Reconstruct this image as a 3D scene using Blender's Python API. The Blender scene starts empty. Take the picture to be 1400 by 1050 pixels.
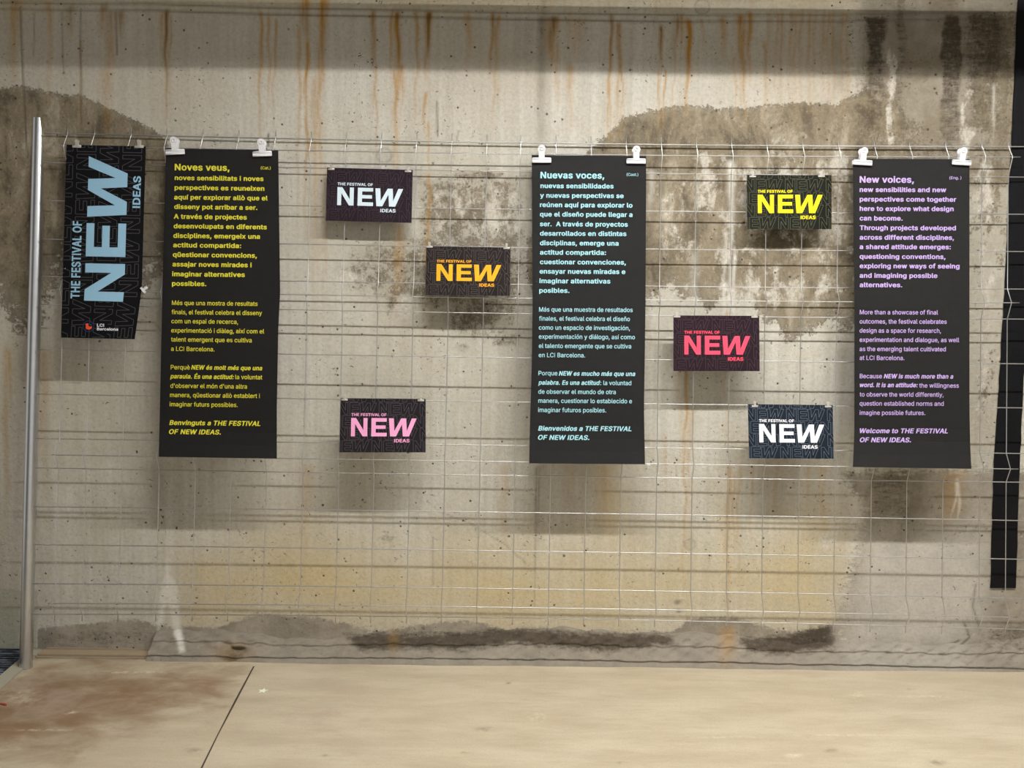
import bpy, bmesh, math, random
import numpy as np
from mathutils import Vector, Matrix

# ------------------------------------------------------------------ camera, world, lights, exposure
S = bpy.context.scene
COL = S.collection
FPX, PITCH, ROLL, HC = 1011.0, 0.069, 0.0125, 1.617     # focal length in pixels, tilt down, roll, eye height
cp, sp, cr, sr = math.cos(PITCH), math.sin(PITCH), math.cos(ROLL), math.sin(ROLL)
fwd = Vector((0, cp, -sp)); up0 = Vector((0, sp, cp)); rt0 = Vector((1, 0, 0))
rt = rt0 * cr + up0 * sr
up = up0 * cr - rt0 * sr
cam_data = bpy.data.cameras.new('camera'); cam_data.sensor_width = 36.0; cam_data.lens = FPX / 1400.0 * 36.0
cam = bpy.data.objects.new('camera', cam_data); COL.objects.link(cam)
M3 = Matrix((rt, up, -fwd)).transposed()
cam.matrix_world = Matrix.Translation((0, 0, HC)) @ M3.to_4x4()
S.camera = cam

W = bpy.data.worlds.new('garage_world'); S.world = W; W.use_nodes = True
bg = W.node_tree.nodes['Background']
# the rest of the garage as seen from the wall: dim all round, plus two bright lobes added for highlights on the post
wt, wl = W.node_tree, W.node_tree.links
tc = wt.nodes.new('ShaderNodeTexCoord')
def lobe(d, lo, hi, gain):
    dt = wt.nodes.new('ShaderNodeVectorMath'); dt.operation = 'DOT_PRODUCT'; wl.new(tc.outputs['Generated'], dt.inputs[0])
    dt.inputs[1].default_value = Vector(d).normalized()
    mr = wt.nodes.new('ShaderNodeMapRange'); mr.interpolation_type = 'SMOOTHSTEP'; wl.new(dt.outputs['Value'], mr.inputs[0])
    mr.inputs[1].default_value = lo; mr.inputs[2].default_value = hi; mr.inputs[3].default_value = 0; mr.inputs[4].default_value = gain
    return mr.outputs[0]
def wadd(a, b_):
    n = wt.nodes.new('ShaderNodeMath'); n.operation = 'ADD'
    for i, q in enumerate((a, b_)):
        if isinstance(q, float): n.inputs[i].default_value = q
        else: wl.new(q, n.inputs[i])
    return n.outputs[0]
AMBIENT = 0.085
wlev = wadd(wadd(AMBIENT, lobe((.45, -.9, .1), .80, .97, .46)), lobe((-1, -.45, .1), .86, .98, .40))
wcol = wt.nodes.new('ShaderNodeMix'); wcol.data_type = 'RGBA'; wcol.inputs[0].default_value = 1.0; wcol.blend_type = 'MULTIPLY'
wl.new(wlev, wcol.inputs[6]); wcol.inputs[7].default_value = (1.0, 0.97, 0.92, 1)
wl.new(wcol.outputs[2], bg.inputs[0])
bg.inputs[1].default_value = 1.0
S.view_settings.view_transform = 'Standard'; S.view_settings.look = 'None'
S.view_settings.gamma = 1.0; S.view_settings.use_curve_mapping = False
S.view_settings.exposure = 0.22
LAMP_POWER = 268.0        # emission of the long tube fitting in front of the wall
LAMP_X0, LAMP_X1 = -0.65, 3.3
LAMP_Y, LAMP_Z = 1.76, 4.08

YW = 3.615               # wall face
FY0, FZ0, FA = 3.60, HC + 0.923, 0.085     # the mesh panel leans: its top touches the wall

# ------------------------------------------------------------------ geometry helpers
def pray(px, py):
    dx, dy = px - 700.0, py - 525.0
    x = dx * cr + dy * sr; y = dy * cr - dx * sr
    return x, -y * sp + FPX * cp, -y * cp - FPX * sp
def on_fence(px, py, off=0.0):
    a, b, c = pray(px, py)
    t = (FY0 - FA * (FZ0 - HC) - off) / (b - FA * c)
    return Vector((t * a, t * b, HC + t * c))
def on_wall(px, py, off=0.0):
    a, b, c = pray(px, py); t = (YW - off) / b
    return Vector((t * a, t * b, HC + t * c))
def on_floor(px, py, z=0.0):
    a, b, c = pray(px, py); t = (z - HC) / c
    return Vector((t * a, t * b, z))
def project(X, Y, Z):
    v0, v1, v2 = X, Y, Z - HC
    d = v1 * fwd.y + v2 * fwd.z
    x = (v0 * rt.x + v1 * rt.y + v2 * rt.z) / d * FPX
    y = (v0 * up.x + v1 * up.y + v2 * up.z) / d * FPX
    return x + 700.0, 525.0 - y

def tag(o, label=None, cat=None, group=None, kind=None):
    if label: o['label'] = label
    if cat: o['category'] = cat
    if group: o['group'] = group
    if kind: o['kind'] = kind
    return o
def empty(name, loc, label, cat, group=None):
    o = bpy.data.objects.new(name, None); COL.objects.link(o); o.location = loc
    o.empty_display_size = 0.05
    return tag(o, label, cat, group)
def world_loc(o):
    p = Vector((0, 0, 0))
    while o is not None: p = p + o.location; o = o.parent
    return p
def mesh_obj(name, verts, faces, mat, parent=None, smooth=False, mats=None, midx=None):
    if parent is not None:
        base = world_loc(parent); verts = [Vector(v) - base for v in verts]
    me = bpy.data.meshes.new(name); me.from_pydata([tuple(v) for v in verts], [], faces)
    for m in (mats or [mat]): me.materials.append(m)
    if midx is not None: me.polygons.foreach_set('material_index', midx)
    if smooth: me.polygons.foreach_set('use_smooth', [True] * len(me.polygons))
    me.update()
    o = bpy.data.objects.new(name, me); COL.objects.link(o)
    if parent is not None: o.parent = parent
    return o
class MB:
    def __init__(s): s.v = []; s.f = []
    def add(s, v, f):
        n = len(s.v); s.v += [Vector(p) for p in v]; s.f += [tuple(i + n for i in q) for q in f]
    def box(s, c, h):
        c = Vector(c); x, y, z = h
        v = [c + Vector((i * x, j * y, k * z)) for k in (-1, 1) for j in (-1, 1) for i in (-1, 1)]
        s.add(v, [(0, 2, 3, 1), (4, 5, 7, 6), (0, 1, 5, 4), (2, 6, 7, 3), (0, 4, 6, 2), (1, 3, 7, 5)])
    def tube(s, pts, r, n=8, cap=True):
        pts = [Vector(p) for p in pts]; rings = []
        for i, p in enumerate(pts):
            d = (pts[min(i + 1, len(pts) - 1)] - pts[max(i - 1, 0)]).normalized()
            u = d.cross(Vector((0, 0, 1)) if abs(d.z) < .8 else Vector((0, 1, 0))).normalized(); w = d.cross(u)
            rings.append([p + (u * math.cos(2 * math.pi * k / n) + w * math.sin(2 * math.pi * k / n)) * r for k in range(n)])
        v = [q for g in rings for q in g]; f = []
        for i in range(len(pts) - 1):
            for k in range(n):
                a, b = i * n + k, i * n + (k + 1) % n
                f.append((a, a + n, b + n, b))
        if cap:
            f.append(tuple(range(n))); f.append(tuple(reversed(range((len(pts) - 1) * n, len(pts) * n))))
        s.add(v, f)
    def prism(s, outline, y0, y1, place):
        """outline: list of (x, z) in a local frame, extruded along local y; place maps a local Vector to the world."""
        n = len(outline)
        v = [place(Vector((x, y0, z))) for x, z in outline] + [place(Vector((x, y1, z))) for x, z in outline]
        f = [tuple(range(n)), tuple(reversed(range(n, 2 * n)))]
        f += [(i, i + n, (i + 1) % n + n, (i + 1) % n) for i in range(n)]
        s.add(v, f)
    def obj(s, name, mat, parent=None, smooth=False):
        o = mesh_obj(name, s.v, s.f, mat, parent, smooth)
        bm = bmesh.new(); bm.from_mesh(o.data); bmesh.ops.recalc_face_normals(bm, faces=bm.faces); bm.to_mesh(o.data); bm.free()
        return o

# ------------------------------------------------------------------ materials
def lin(c):
    return tuple(((x / 255.0) / 12.92 if x / 255.0 <= .04045 else ((x / 255.0 + .055) / 1.055) ** 2.4) for x in c) + (1.0,)
class NT:
    def __init__(s, name):
        s.m = bpy.data.materials.new(name); s.m.use_nodes = True; s.t = s.m.node_tree; s.n = s.t.nodes; s.l = s.t.links
        s.p = s.n['Principled BSDF']; s._co = None
    def co(s):
        if s._co is None: s._co = s.n.new('ShaderNodeTexCoord').outputs['Object']
        return s._co
    def set(s, sock, v):
        if isinstance(v, bpy.types.NodeSocket): s.l.new(v, sock)
        else: sock.default_value = v
    def attr(s, name):
        a = s.n.new('ShaderNodeAttribute'); a.attribute_name = name; return a.outputs['Fac']
    def mapping(s, scale, loc=(0, 0, 0)):
        m = s.n.new('ShaderNodeMapping'); m.inputs['Scale'].default_value = scale; m.inputs['Location'].default_value = loc
        s.l.new(s.co(), m.inputs[0]); return m.outputs[0]
    def noise(s, scale, detail=4, rough=.6, vec=None, dist=0.0):
        n = s.n.new('ShaderNodeTexNoise'); s.l.new(vec or s.co(), n.inputs['Vector'])
        n.inputs['Scale'].default_value = scale; n.inputs['Detail'].default_value = detail
        n.inputs['Roughness'].default_value = rough; n.inputs['Distortion'].default_value = dist
        return n.outputs['Fac']
    def voro(s, scale, vec=None, feature='F1', rand=1.0):
        n = s.n.new('ShaderNodeTexVoronoi'); n.feature = feature; s.l.new(vec or s.co(), n.inputs['Vector'])
        n.inputs['Scale'].default_value = scale; n.inputs['Randomness'].default_value = rand
        return n.outputs
    def math(s, op, a, b=0.0, c=None, clamp=False):
        n = s.n.new('ShaderNodeMath'); n.operation = op; n.use_clamp = clamp
        s.set(n.inputs[0], a); s.set(n.inputs[1], b)
        if c is not None: s.set(n.inputs[2], c)
        return n.outputs[0]
    def ss(s, x, lo, hi, a=0.0, b=1.0):
        n = s.n.new('ShaderNodeMapRange'); n.interpolation_type = 'SMOOTHSTEP'
        s.set(n.inputs[0], x); n.inputs[1].default_value = lo; n.inputs[2].default_value = hi
        n.inputs[3].default_value = a; n.inputs[4].default_value = b
        return n.outputs[0]
    def mix(s, f, a, b, mode='MIX'):
        n = s.n.new('ShaderNodeMix'); n.data_type = 'RGBA'; n.blend_type = mode
        s.set(n.inputs[0], f); s.set(n.inputs[6], a); s.set(n.inputs[7], b)
        return n.outputs[2]
    def bump(s, h, strength=.3, dist=.01):
        b = s.n.new('ShaderNodeBump'); b.inputs['Strength'].default_value = strength; b.inputs['Distance'].default_value = dist
        s.set(b.inputs['Height'], h); s.l.new(b.outputs[0], s.p.inputs['Normal'])
    def color(s, v): s.set(s.p.inputs['Base Color'], v)
def simple(name, col, rough=.6, metal=0.0, var=.08, scale=30, spec=.5):
    k = NT(name); n = k.noise(scale, 3)
    a = [c * (1 - var) for c in col[:3]] + [1]; b = [min(1, c * (1 + var)) for c in col[:3]] + [1]
    k.color(k.mix(n, tuple(a), tuple(b)))
    k.p.inputs['Roughness'].default_value = rough; k.p.inputs['Metallic'].default_value = metal
    k.p.inputs['Specular IOR Level'].default_value = spec
    return k.m
MAT_STEEL = simple('galvanised_steel', (.62, .63, .64, 1), .30, 1.0, .12, 14)
MAT_WIRE = simple('galvanised_wire', (.56, .56, .55, 1), .36, .85, .10, 60)
MAT_CLIPW = simple('white_enamel', lin((235, 235, 238)), .35, 0, .02)
MAT_CLIPS = simple('nickel_plate', (.80, .77, .70, 1), .30, .6, .05)
MAT_BLACK = simple('black_strip_material', (.006, .006, .007, 1), .85, 0, .3, 60, .15)
MAT_DARKGAP = simple('dark_joint_filler', lin((60, 50, 42)), .9)
MAT_HOUSING = simple('white_lamp_housing', (.8, .8, .8, 1), .5)
MAT_DUCT = simple('zinc_duct', (.5, .5, .5, 1), .45, .8)
def print_mat(name, col): return simple(name, lin(col), .6, 0, .03, 80, .3)
def paper_mat(name, col):
    col = tuple(q * .86 for q in col)
    return simple(name, lin(col), .75, 0, .15, 45, .12)

# ------------------------------------------------------------------ overhead: the lamp that lights the wall and the duct that shades its top
lamp = empty('tube_light', ((LAMP_X0 + LAMP_X1) / 2, LAMP_Y, LAMP_Z), 'long white tube light fitting hung overhead in front of the wall', 'lamp')
b = MB(); b.box(((LAMP_X0 + LAMP_X1) / 2, LAMP_Y, LAMP_Z + .045), ((LAMP_X1 - LAMP_X0) / 2 + .03, .065, .03)); 
for sg in (-1, 1): b.box(((LAMP_X0 + LAMP_X1) / 2, LAMP_Y + sg * .050, LAMP_Z - .007), ((LAMP_X1 - LAMP_X0) / 2 + .03, .003, .026))  # side lips added to cut the light thrown on the upper wall
b.obj('housing', MAT_HOUSING, lamp)
k = NT('lit_diffuser'); k.p.inputs['Emission Color'].default_value = (1, .98, .945, 1); k.p.inputs['Emission Strength'].default_value = LAMP_POWER
v = [(x, LAMP_Y + y, LAMP_Z) for x, y in ((LAMP_X0, -.035), (LAMP_X1, -.035), (LAMP_X1, .035), (LAMP_X0, .035))]
v += [(x, y, z + .014) for x, y, z in v]       # thin diffuser strip facing down, its sides sunk in the housing
b = MB(); b.add(v, [(3, 2, 1, 0), (4, 5, 6, 7)]); mesh_obj('diffuser', b.v, b.f, k.m, lamp)
DUCT_Y, DUCT_Z, DUCT_R = YW - 1.0, HC + 1.965, .062
b = MB(); b.tube([(-2.0, DUCT_Y, DUCT_Z), (5.0, DUCT_Y, DUCT_Z)], DUCT_R, 20)
tag(b.obj('ceiling_duct', MAT_DUCT, None, True), 'round zinc duct running overhead along the top of the wall', 'duct')
# ------------------------------------------------------------------ wall: fields of stains laid out on the wall face, broken up by noise in the material
def seg_dist(px, py, poly):
    d2 = np.full(px.shape, 1e12); inside = np.zeros(px.shape, bool); n = len(poly)
    for i in range(n):
        x0, y0 = poly[i]; x1, y1 = poly[(i + 1) % n]
        ex, ey = x1 - x0, y1 - y0; l2 = ex * ex + ey * ey + 1e-9
        t = np.clip(((px - x0) * ex + (py - y0) * ey) / l2, 0, 1)
        d2 = np.minimum(d2, (px - x0 - t * ex) ** 2 + (py - y0 - t * ey) ** 2)
        c = (y0 > py) != (y1 > py)
        inside ^= c & (px < ex * (py - y0) / (ey + 1e-12) + x0)
    d = np.sqrt(d2)
    return np.where(inside, -d, d)
def area(F, px, py, poly, soft, amp=1.0):
    F[:] = np.maximum(F, amp * np.clip(.5 - seg_dist(px, py, poly) / (2 * soft), 0, 1))
def cut(F, px, py, poly, soft, amp=1.0):
    F[:] = F * (1 - amp * np.clip(.5 - seg_dist(px, py, poly) / (2 * soft), 0, 1))
def blob(F, px, py, x, y, rx, ry, amp=1.0):
    F[:] = np.maximum(F, amp * np.exp(-(((px - x) / rx) ** 2 + ((py - y) / ry) ** 2)))
def streak(F, px, py, x, y0, y1, w, amp, taper=.6, wob=1.5, lean=-.011, head=8):
    u = np.clip((py - y0) / (y1 - y0), 0, 1)
    xc = x + lean * (py - y0) + wob * np.sin(py * .045 + x) + wob * .6 * np.sin(py * .11 + x * 2.3)
    ww = w * (1 - taper * u) + .4
    g = np.exp(-((px - xc) / ww) ** 2) * amp * (1 - u) ** .6
    g *= np.clip((py - y0 + head) / head, 0, 1) * (py < y1)
    F[:] = np.maximum(F, g)
def grid(name, us, vs, fn, mat):
    U, V = np.meshgrid(us, vs)
    X, Y, Z = fn(U, V)
    co = np.stack([X, Y, Z], -1).reshape(-1, 3).astype(np.float32)
    nu, nv = len(us), len(vs)
    i = (np.arange(nv - 1)[:, None] * nu + np.arange(nu - 1)[None, :]).reshape(-1)
    q = np.stack([i, i + 1, i + nu + 1, i + nu], -1).astype(np.int32)
    me = bpy.data.meshes.new(name); me.vertices.add(len(co)); me.vertices.foreach_set('co', co.reshape(-1))
    me.loops.add(q.size); me.loops.foreach_set('vertex_index', q.reshape(-1))
    me.polygons.add(len(q)); me.polygons.foreach_set('loop_start', np.arange(0, q.size, 4, dtype=np.int32))
    me.update(calc_edges=True); me.validate()
    me.materials.append(mat)
    me.polygons.foreach_set('use_smooth', np.ones(len(q), bool))
    o = bpy.data.objects.new(name, me); COL.objects.link(o)
    return o, X, Y, Z
def put(o, name, F):
    a = o.data.attributes.new(name, 'FLOAT', 'POINT'); a.data.foreach_set('value', F.reshape(-1).astype(np.float32))

def wall_material(name='stained_concrete'):
    k = NT(name)
    fine = k.noise(60, 6, .65); mid = k.noise(9, 5, .6); big = k.noise(1.6, 4, .55)
    vert = k.noise(1.0, 4, .6, k.mapping((26, 26, .9)))
    rag = k.noise(22, 6, .7); rag2 = k.noise(70, 4, .7)
    ragv = k.math('ADD', k.math('MULTIPLY', rag, .7), k.math('MULTIPLY', rag2, .3))
    c = k.mix(k.ss(vert, .3, .7), lin((194, 190, 177)), lin((209, 206, 195)))
    c = k.mix(k.ss(big, .35, .65, 0, .45), c, lin((184, 174, 154)))
    c = k.mix(k.ss(mid, .45, .75, 0, .35), c, lin((182, 174, 156)))
    ragh = k.math('ADD', k.math('MULTIPLY', k.noise(1.0, 5, .7, k.mapping((22, 22, 80))), .6), k.math('MULTIPLY', k.noise(1.0, 5, .7, k.mapping((60, 60, 30))), .4))
    # ochre tint of the lower courses
    och = k.math('MULTIPLY', k.attr('ochre'), k.ss(big, .2, .75, .45, 1.0))
    c = k.mix(och, c, lin((206, 184, 132)))
    # plain darker, browner tone
    c = k.mix(k.math('MULTIPLY', k.attr('taupe'), k.ss(mid, .2, .8, .6, 1.0)), c, lin((128, 117, 98)))
    # damp, mould
    e = k.math('ADD', k.attr('damp'), k.math('MULTIPLY', k.math('SUBTRACT', ragv, .5), 1.7))
    dm = k.ss(e, .44, .56)
    nv = k.noise(1.0, 7, .68, k.mapping((7.5, 7.5, 4.2)), .35)
    dcol = k.mix(k.ss(nv, .36, .50), lin((88, 78, 61)), lin((132, 120, 98)))
    dcol = k.mix(k.ss(nv, .50, .66, 0, .9), dcol, lin((176, 166, 146)))
    dcol = k.mix(k.ss(rag2, .52, .75, 0, .45), dcol, lin((186, 177, 158)))
    dcol = k.mix(k.ss(k.noise(45, 5, .7), .52, .68, 0, .5), dcol, lin((84, 76, 62)))
    c = k.mix(k.math('MULTIPLY', dm, k.ss(k.attr('damp'), .2, 1.0, .55, .96)), c, dcol)
    rim = k.math('MULTIPLY', k.math('MULTIPLY', k.ss(e, .42, .52), k.ss(e, .56, .95, 1, 0)), k.ss(rag2, .4, .6))
    c = k.mix(k.math('MULTIPLY', rim, .55), c, lin((84, 75, 60)))
    c = k.mix(k.math('MULTIPLY', k.ss(k.attr('mold'), .15, .75, 0, .50), k.ss(mid, .3, .6, .6, 1)), c, lin((134, 124, 104)))
    mn = k.math('ADD', k.math('ADD', k.math('MULTIPLY', k.noise(13, 5, .65), .40), k.math('MULTIPLY', k.noise(48, 5, .7), .45)), k.math('MULTIPLY', k.noise(130, 3, .6), .25))
    mo = k.ss(k.math('ADD', k.attr('mold'), k.math('MULTIPLY', k.math('SUBTRACT', mn, .55), 2.6)), .44, .86)
    c = k.mix(k.math('MULTIPLY', mo, .85), c, k.mix(k.ss(rag2, .35, .65), lin((70, 62, 50)), lin((124, 114, 95))))
    # lime bloom
    wh = k.ss(k.math('ADD', k.attr('white'), k.math('MULTIPLY', k.math('SUBTRACT', k.noise(1.0, 7, .72, k.mapping((12, 12, 8)), .12), .5), 2.1)), .46, .74)
    c = k.mix(k.math('MULTIPLY', wh, .82), c, k.mix(k.ss(rag2, .3, .7), lin((190, 182, 166)), lin((222, 218, 208))))
    # grey cement patching
    gr = k.ss(k.math('ADD', k.attr('grey'), k.math('MULTIPLY', k.math('SUBTRACT', ragh, .5), 1.7)), .38, .66)
    gcol = k.mix(k.ss(mid, .3, .7), lin((132, 124, 111)), lin((166, 157, 142)))
    c = k.mix(k.math('MULTIPLY', gr, .9), c, gcol)
    c = k.mix(k.math('MULTIPLY', k.attr('dark_tone'), k.ss(mid, .2, .7, .7, 1)), c, lin((112, 104, 92)))  # plain darker tone, laid evenly over the mortar fillet
    gd = k.ss(k.math('ADD', k.attr('grime_shade'), k.math('MULTIPLY', k.math('SUBTRACT', ragh, .5), k.ss(k.attr('grime_shade'), .0, .25, .0, 2.0))), .22, 1.0)
    c = k.mix(k.math('MULTIPLY', gd, .9), c, lin((62, 52, 40)))
    # rust runs
    ru = k.math('MULTIPLY', k.math('MULTIPLY', k.attr('rust'), 1.5), k.ss(k.noise(1.0, 4, .6, k.mapping((60, 60, 5))), .25, .6, .45, 1.0))
    c = k.mix(k.math('MULTIPLY', ru, 1.0, None, True), c, k.mix(k.attr('brown'), lin((178, 132, 56)), lin((104, 84, 48))), 'MIX')
    c = k.mix(k.attr('bright'), c, lin((228, 224, 214)))
    c = k.mix(k.attr('paint'), c, k.mix(mid, lin((176, 174, 156)), lin((190, 188, 170))))
    # joints, cracks
    c = k.mix(k.attr('line'), c, lin((78, 70, 58)))
    # blow holes
    v1 = k.voro(26); v2 = k.voro(11)
    r1 = k.n.new('ShaderNodeSeparateColor'); k.l.new(v1['Color'], r1.inputs[0])
    r2 = k.n.new('ShaderNodeSeparateColor'); k.l.new(v2['Color'], r2.inputs[0])
    dw = k.math('ADD', v1['Distance'], k.math('MULTIPLY', k.math('SUBTRACT', rag2, .5), .12))
    h1 = k.math('MULTIPLY', k.ss(dw, .09, .17, 1, 0), k.ss(r1.outputs[0], .70, .74))
    dw2 = k.math('ADD', v2['Distance'], k.math('MULTIPLY', k.math('SUBTRACT', rag2, .5), .10))
    h2 = k.math('MULTIPLY', k.ss(dw2, .045, .085, 1, 0), k.ss(r2.outputs[0], .55, .60))
    sk = k.ss(k.noise(1.0, 3, .62, k.mapping((62, 62, 74)), .8), .635, .685)
    hole = k.math('MULTIPLY', k.math('MAXIMUM', k.math('MAXIMUM', h1, h2), k.math('MULTIPLY', sk, k.ss(k.noise(2.6, 4), .40, .58))), k.math('MULTIPLY', k.attr('pits'), k.ss(k.noise(4, 3), .36, .52)))
    c = k.mix(k.math('MULTIPLY', hole, .85), c, lin((58, 50, 42)))
    c = k.mix(k.ss(fine, .38, .72, 0, .22), c, lin((110, 102, 88)))
    k.color(c)
    k.p.inputs['Roughness'].default_value = .85; k.p.inputs['Specular IOR Level'].default_value = .2
    h = k.math('ADD', k.math('MULTIPLY', fine, .5), k.math('MULTIPLY', rag, .6))
    h = k.math('SUBTRACT', h, k.math('MULTIPLY', hole, 1.2))
    h = k.math('SUBTRACT', h, k.math('MULTIPLY', k.attr('line'), 1.0))
    k.bump(h, .45, .010)
    return k.m
MAT_WALL = wall_material()
FIELDS = ('dark_tone', 'damp', 'mold', 'white', 'rust', 'brown', 'ochre', 'taupe', 'grey', 'grime_shade', 'bright', 'paint', 'line', 'pits')
xs = np.concatenate([[-5.2, -4, -3.2], np.linspace(-2.8, 2.8, 801), [3.2, 4, 5.2]])
zs = np.concatenate([np.linspace(0, 3.4, 441), [3.8, 4.6]])
wall, WX, WY, WZ = grid('wall_back', xs, zs, lambda u, v: (u, np.full_like(u, YW), v), MAT_WALL)
tag(wall, 'stained bare concrete wall with rust runs and damp patches', None, None, 'structure')
PX, PY = project(WX, WY, WZ)
wf = {n: np.zeros(PX.shape) for n in FIELDS}
wf['pits'][:] = 1.0
def A(n, poly, soft, amp=1.0): area(wf[n], PX, PY, poly, soft, amp)
def C(n, poly, soft, amp=1.0): cut(wf[n], PX, PY, poly, soft, amp)
def B(n, x, y, rx, ry, amp=1.0): blob(wf[n], PX, PY, x, y, rx, ry, amp)
def ST(n, x, y0, y1, w, amp, **kw): streak(wf[n], PX, PY, x, y0, y1, w, amp, **kw)

wf['taupe'][:] = 0.0
# left damp area
A('damp', [(-400, 105), (0, 119), (30, 118), (62, 127), (112, 131), (150, 149), (190, 166), (222, 186), (236, 212), (240, 420), (190, 540), (-20, 560), (-400, 560)], 10)
wf['damp'] *= np.clip((500 + 40 * np.sin(PX * .05) - PY) / 190, 0, 1)
B('mold', 30, 380, 36, 60, .55); B('mold', 60, 300, 40, 60, .25); B('mold', 216, 330, 14, 60, .55); B('mold', 205, 265, 20, 70, .40)
B('white', 95, 160, 14, 8, .35); B('white', 50, 480, 90, 60, .20)
for x, y, rx, ry, a in ((28, 250, 30, 22, .4), (210, 190, 16, 10, .4)): B('mold', x, y, rx, ry, a)
# mould around the middle signs
A('mold', [(560, 228), (640, 232), (726, 226), (726, 470), (690, 486), (620, 478), (600, 440), (556, 425), (530, 440), (500, 410), (470, 400), (455, 370), (470, 330), (500, 320), (560, 310)], 26, .56)
A('damp', [(566, 262), (600, 240), (726, 232), (726, 440), (690, 420), (640, 330), (566, 320)], 30, .56); A('white', [(580, 245), (722, 240), (722, 330), (580, 330)], 16, .50); B('mold', 655, 240, 50, 10, .75); B('mold', 590, 268, 24, 30, .58); B('mold', 650, 430, 62, 32, .85); B('mold', 540, 415, 22, 18, .7)
B('mold', 500, 345, 36, 22, .55); B('mold', 545, 345, 18, 42, .5); B('mold', 690, 300, 40, 60, .30); B('mold', 690, 465, 32, 14, .65); B('mold', 632, 475, 14, 12, .6)
A('damp', [(566, 235), (726, 226), (726, 460), (600, 440), (540, 430), (480, 400), (470, 340), (560, 310)], 40, .48)
B('white', 640, 290, 60, 50, .45); B('white', 480, 382, 26, 18, .8); B('white', 556, 418, 20, 22, .95); B('white', 560, 330, 60, 50, .25); B('white', 716, 400, 8, 16, .9)
# large damp area on the right
big = np.zeros(PX.shape)
area(big, PX, PY, [(806, 204), (836, 176), (852, 160), (892, 151), (940, 143), (985, 148), (1050, 145), (1100, 140), (1142, 142), (1172, 128), (1182, 120), (1216, 128), (1244, 160), (1290, 170), (1320, 180), (1700, 180), (1700, 700), (720, 700), (720, 330), (790, 230)], 9, .95)
low = np.interp(PX, [700, 880, 1000, 1040, 1100, 1170, 1330, 1400], [440, 440, 436, 465, 490, 470, 440, 400]) + 10 * np.sin(PX * .06) + 6 * np.sin(PX * .17)
big *= np.clip((low - PY) / 60, 0, 1) * np.clip(1 - (PX - 1190 - 12 * np.sin(PY * .06)) / 170, .42, 1.0)
wf['damp'] = np.maximum(wf['damp'], big)
A('white', [(870, 212), (1176, 200), (1170, 430), (1040, 430), (890, 410)], 26, .50)
A('taupe', [(1326, 240), (1385, 240), (1366, 640), (1326, 640)], 12, .45); A('damp', [(1326, 190), (1384, 190), (1378, 310), (1350, 330), (1326, 300)], 18, .58); A('damp', [(1340, 470), (1368, 470), (1360, 600), (1330, 560)], 18, .5)
A('white', [(840, 180), (1160, 170), (1160, 215), (840, 215)], 20, .28); A('white', [(1326, 200), (1370, 210), (1356, 640), (1326, 640)], 16, .5)
A('mold', [(840, 210), (1166, 300), (1166, 440), (1040, 430), (890, 410)], 40, .30)
A('taupe', [(1176, -80), (1400, -80), (1700, -80), (1700, 260), (1180, 260)], 14, 1.0); A('damp', [(1320, 14), (1396, 14), (1388, 200), (1322, 190)], 16, .62)
A('taupe', [(-300, -60), (1180, -60), (1180, 12), (-300, 0)], 6, .18)
for x, y, rx, ry, a in ((1145, 60, 22, 50, .35), (1150, 110, 16, 20, .45), (1400, 140, 40, 120, .3)): B('taupe', x, y, rx, ry, a)
B('mold', 850, 175, 34, 14, .30); B('mold', 1120, 160, 50, 14, .35); B('mold', 905, 360, 30, 60, .28); B('mold', 900, 330, 40, 30, .25); B('mold', 1080, 345, 60, 16, .50); B('mold', 1085, 420, 55, 24, .50); B('mold', 960, 410, 60, 10, .35); B('mold', 735, 240, 20, 40, .5); B('mold', 1155, 300, 14, 40, .4)
for x, y, rx, ry, a in ((925, 320, 40, 30, .62), (960, 215, 26, 14, .9), (930, 215, 40, 16, .5), (1060, 345, 46, 18, .62), (1090, 385, 30, 16, .8), (1040, 210, 60, 12, .6), (1120, 205, 40, 12, .62), (1160, 390, 30, 30, .7), (1095, 185, 12, 12, .8), (1120, 178, 6, 10, .9), (980, 340, 40, 40, .5), (880, 190, 30, 20, .4), (900, 260, 14, 40, .75), (890, 215, 12, 20, .8), (1210, 190, 16, 12, .9), (1316, 150, 8, 18, .95), (1326, 180, 18, 16, .9), (1340, 205, 16, 14, .8), (1150, 250, 12, 40, .45), (1345, 300, 16, 90, .55), (1350, 380, 16, 70, .7), (1110, 330, 14, 14, .6)): B('white', x, y, rx, ry, a * .76)
# dark columns at the upper right
def column(n, x0, x1, y0, y1, a0, a1, soft, lean=-.02):
    xc0 = x0 + lean * (PY - y0) + 2.2 * np.sin(PY * .07 + x0) + 1.3 * np.sin(PY * .19 + x1); xc1 = x1 + lean * (PY - y0) + 2.2 * np.sin(PY * .06 + x1) + 1.3 * np.sin(PY * .17)
    u = np.clip((PY - y0) / (y1 - y0), 0, 1)
    g = np.clip((PX - xc0) / soft + .5, 0, 1) * np.clip((xc1 - PX) / soft + .5, 0, 1) * (a0 + (a1 - a0) * u)
    g *= np.clip((PY - y0) / 10 + .5, 0, 1) * np.clip((y1 - PY) / 40, 0, 1)
    wf[n][:] = np.maximum(wf[n], g)
column('grime_shade', 1184, 1213, 22, 230, .95, .30, 12); column('grime_shade', 1190, 1206, 24, 120, 1.0, .6, 10)
column('grime_shade', 1228, 1242, -80, 260, .62, .30, 7); column('grime_shade', 1222, 1246, 90, 260, .30, .34, 8)
column('grime_shade', 1288, 1316, 20, 230, .98, .42, 7); column('grime_shade', 1318, 1374, 16, 215, .74, .34, 22); column('grime_shade', 1286, 1312, 170, 330, .4, .1, 12)
column('grime_shade', 1150, 1182, 20, 200, .34, .24, 20); B('grime_shade', 1375, 50, 10, 20, .5)
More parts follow.
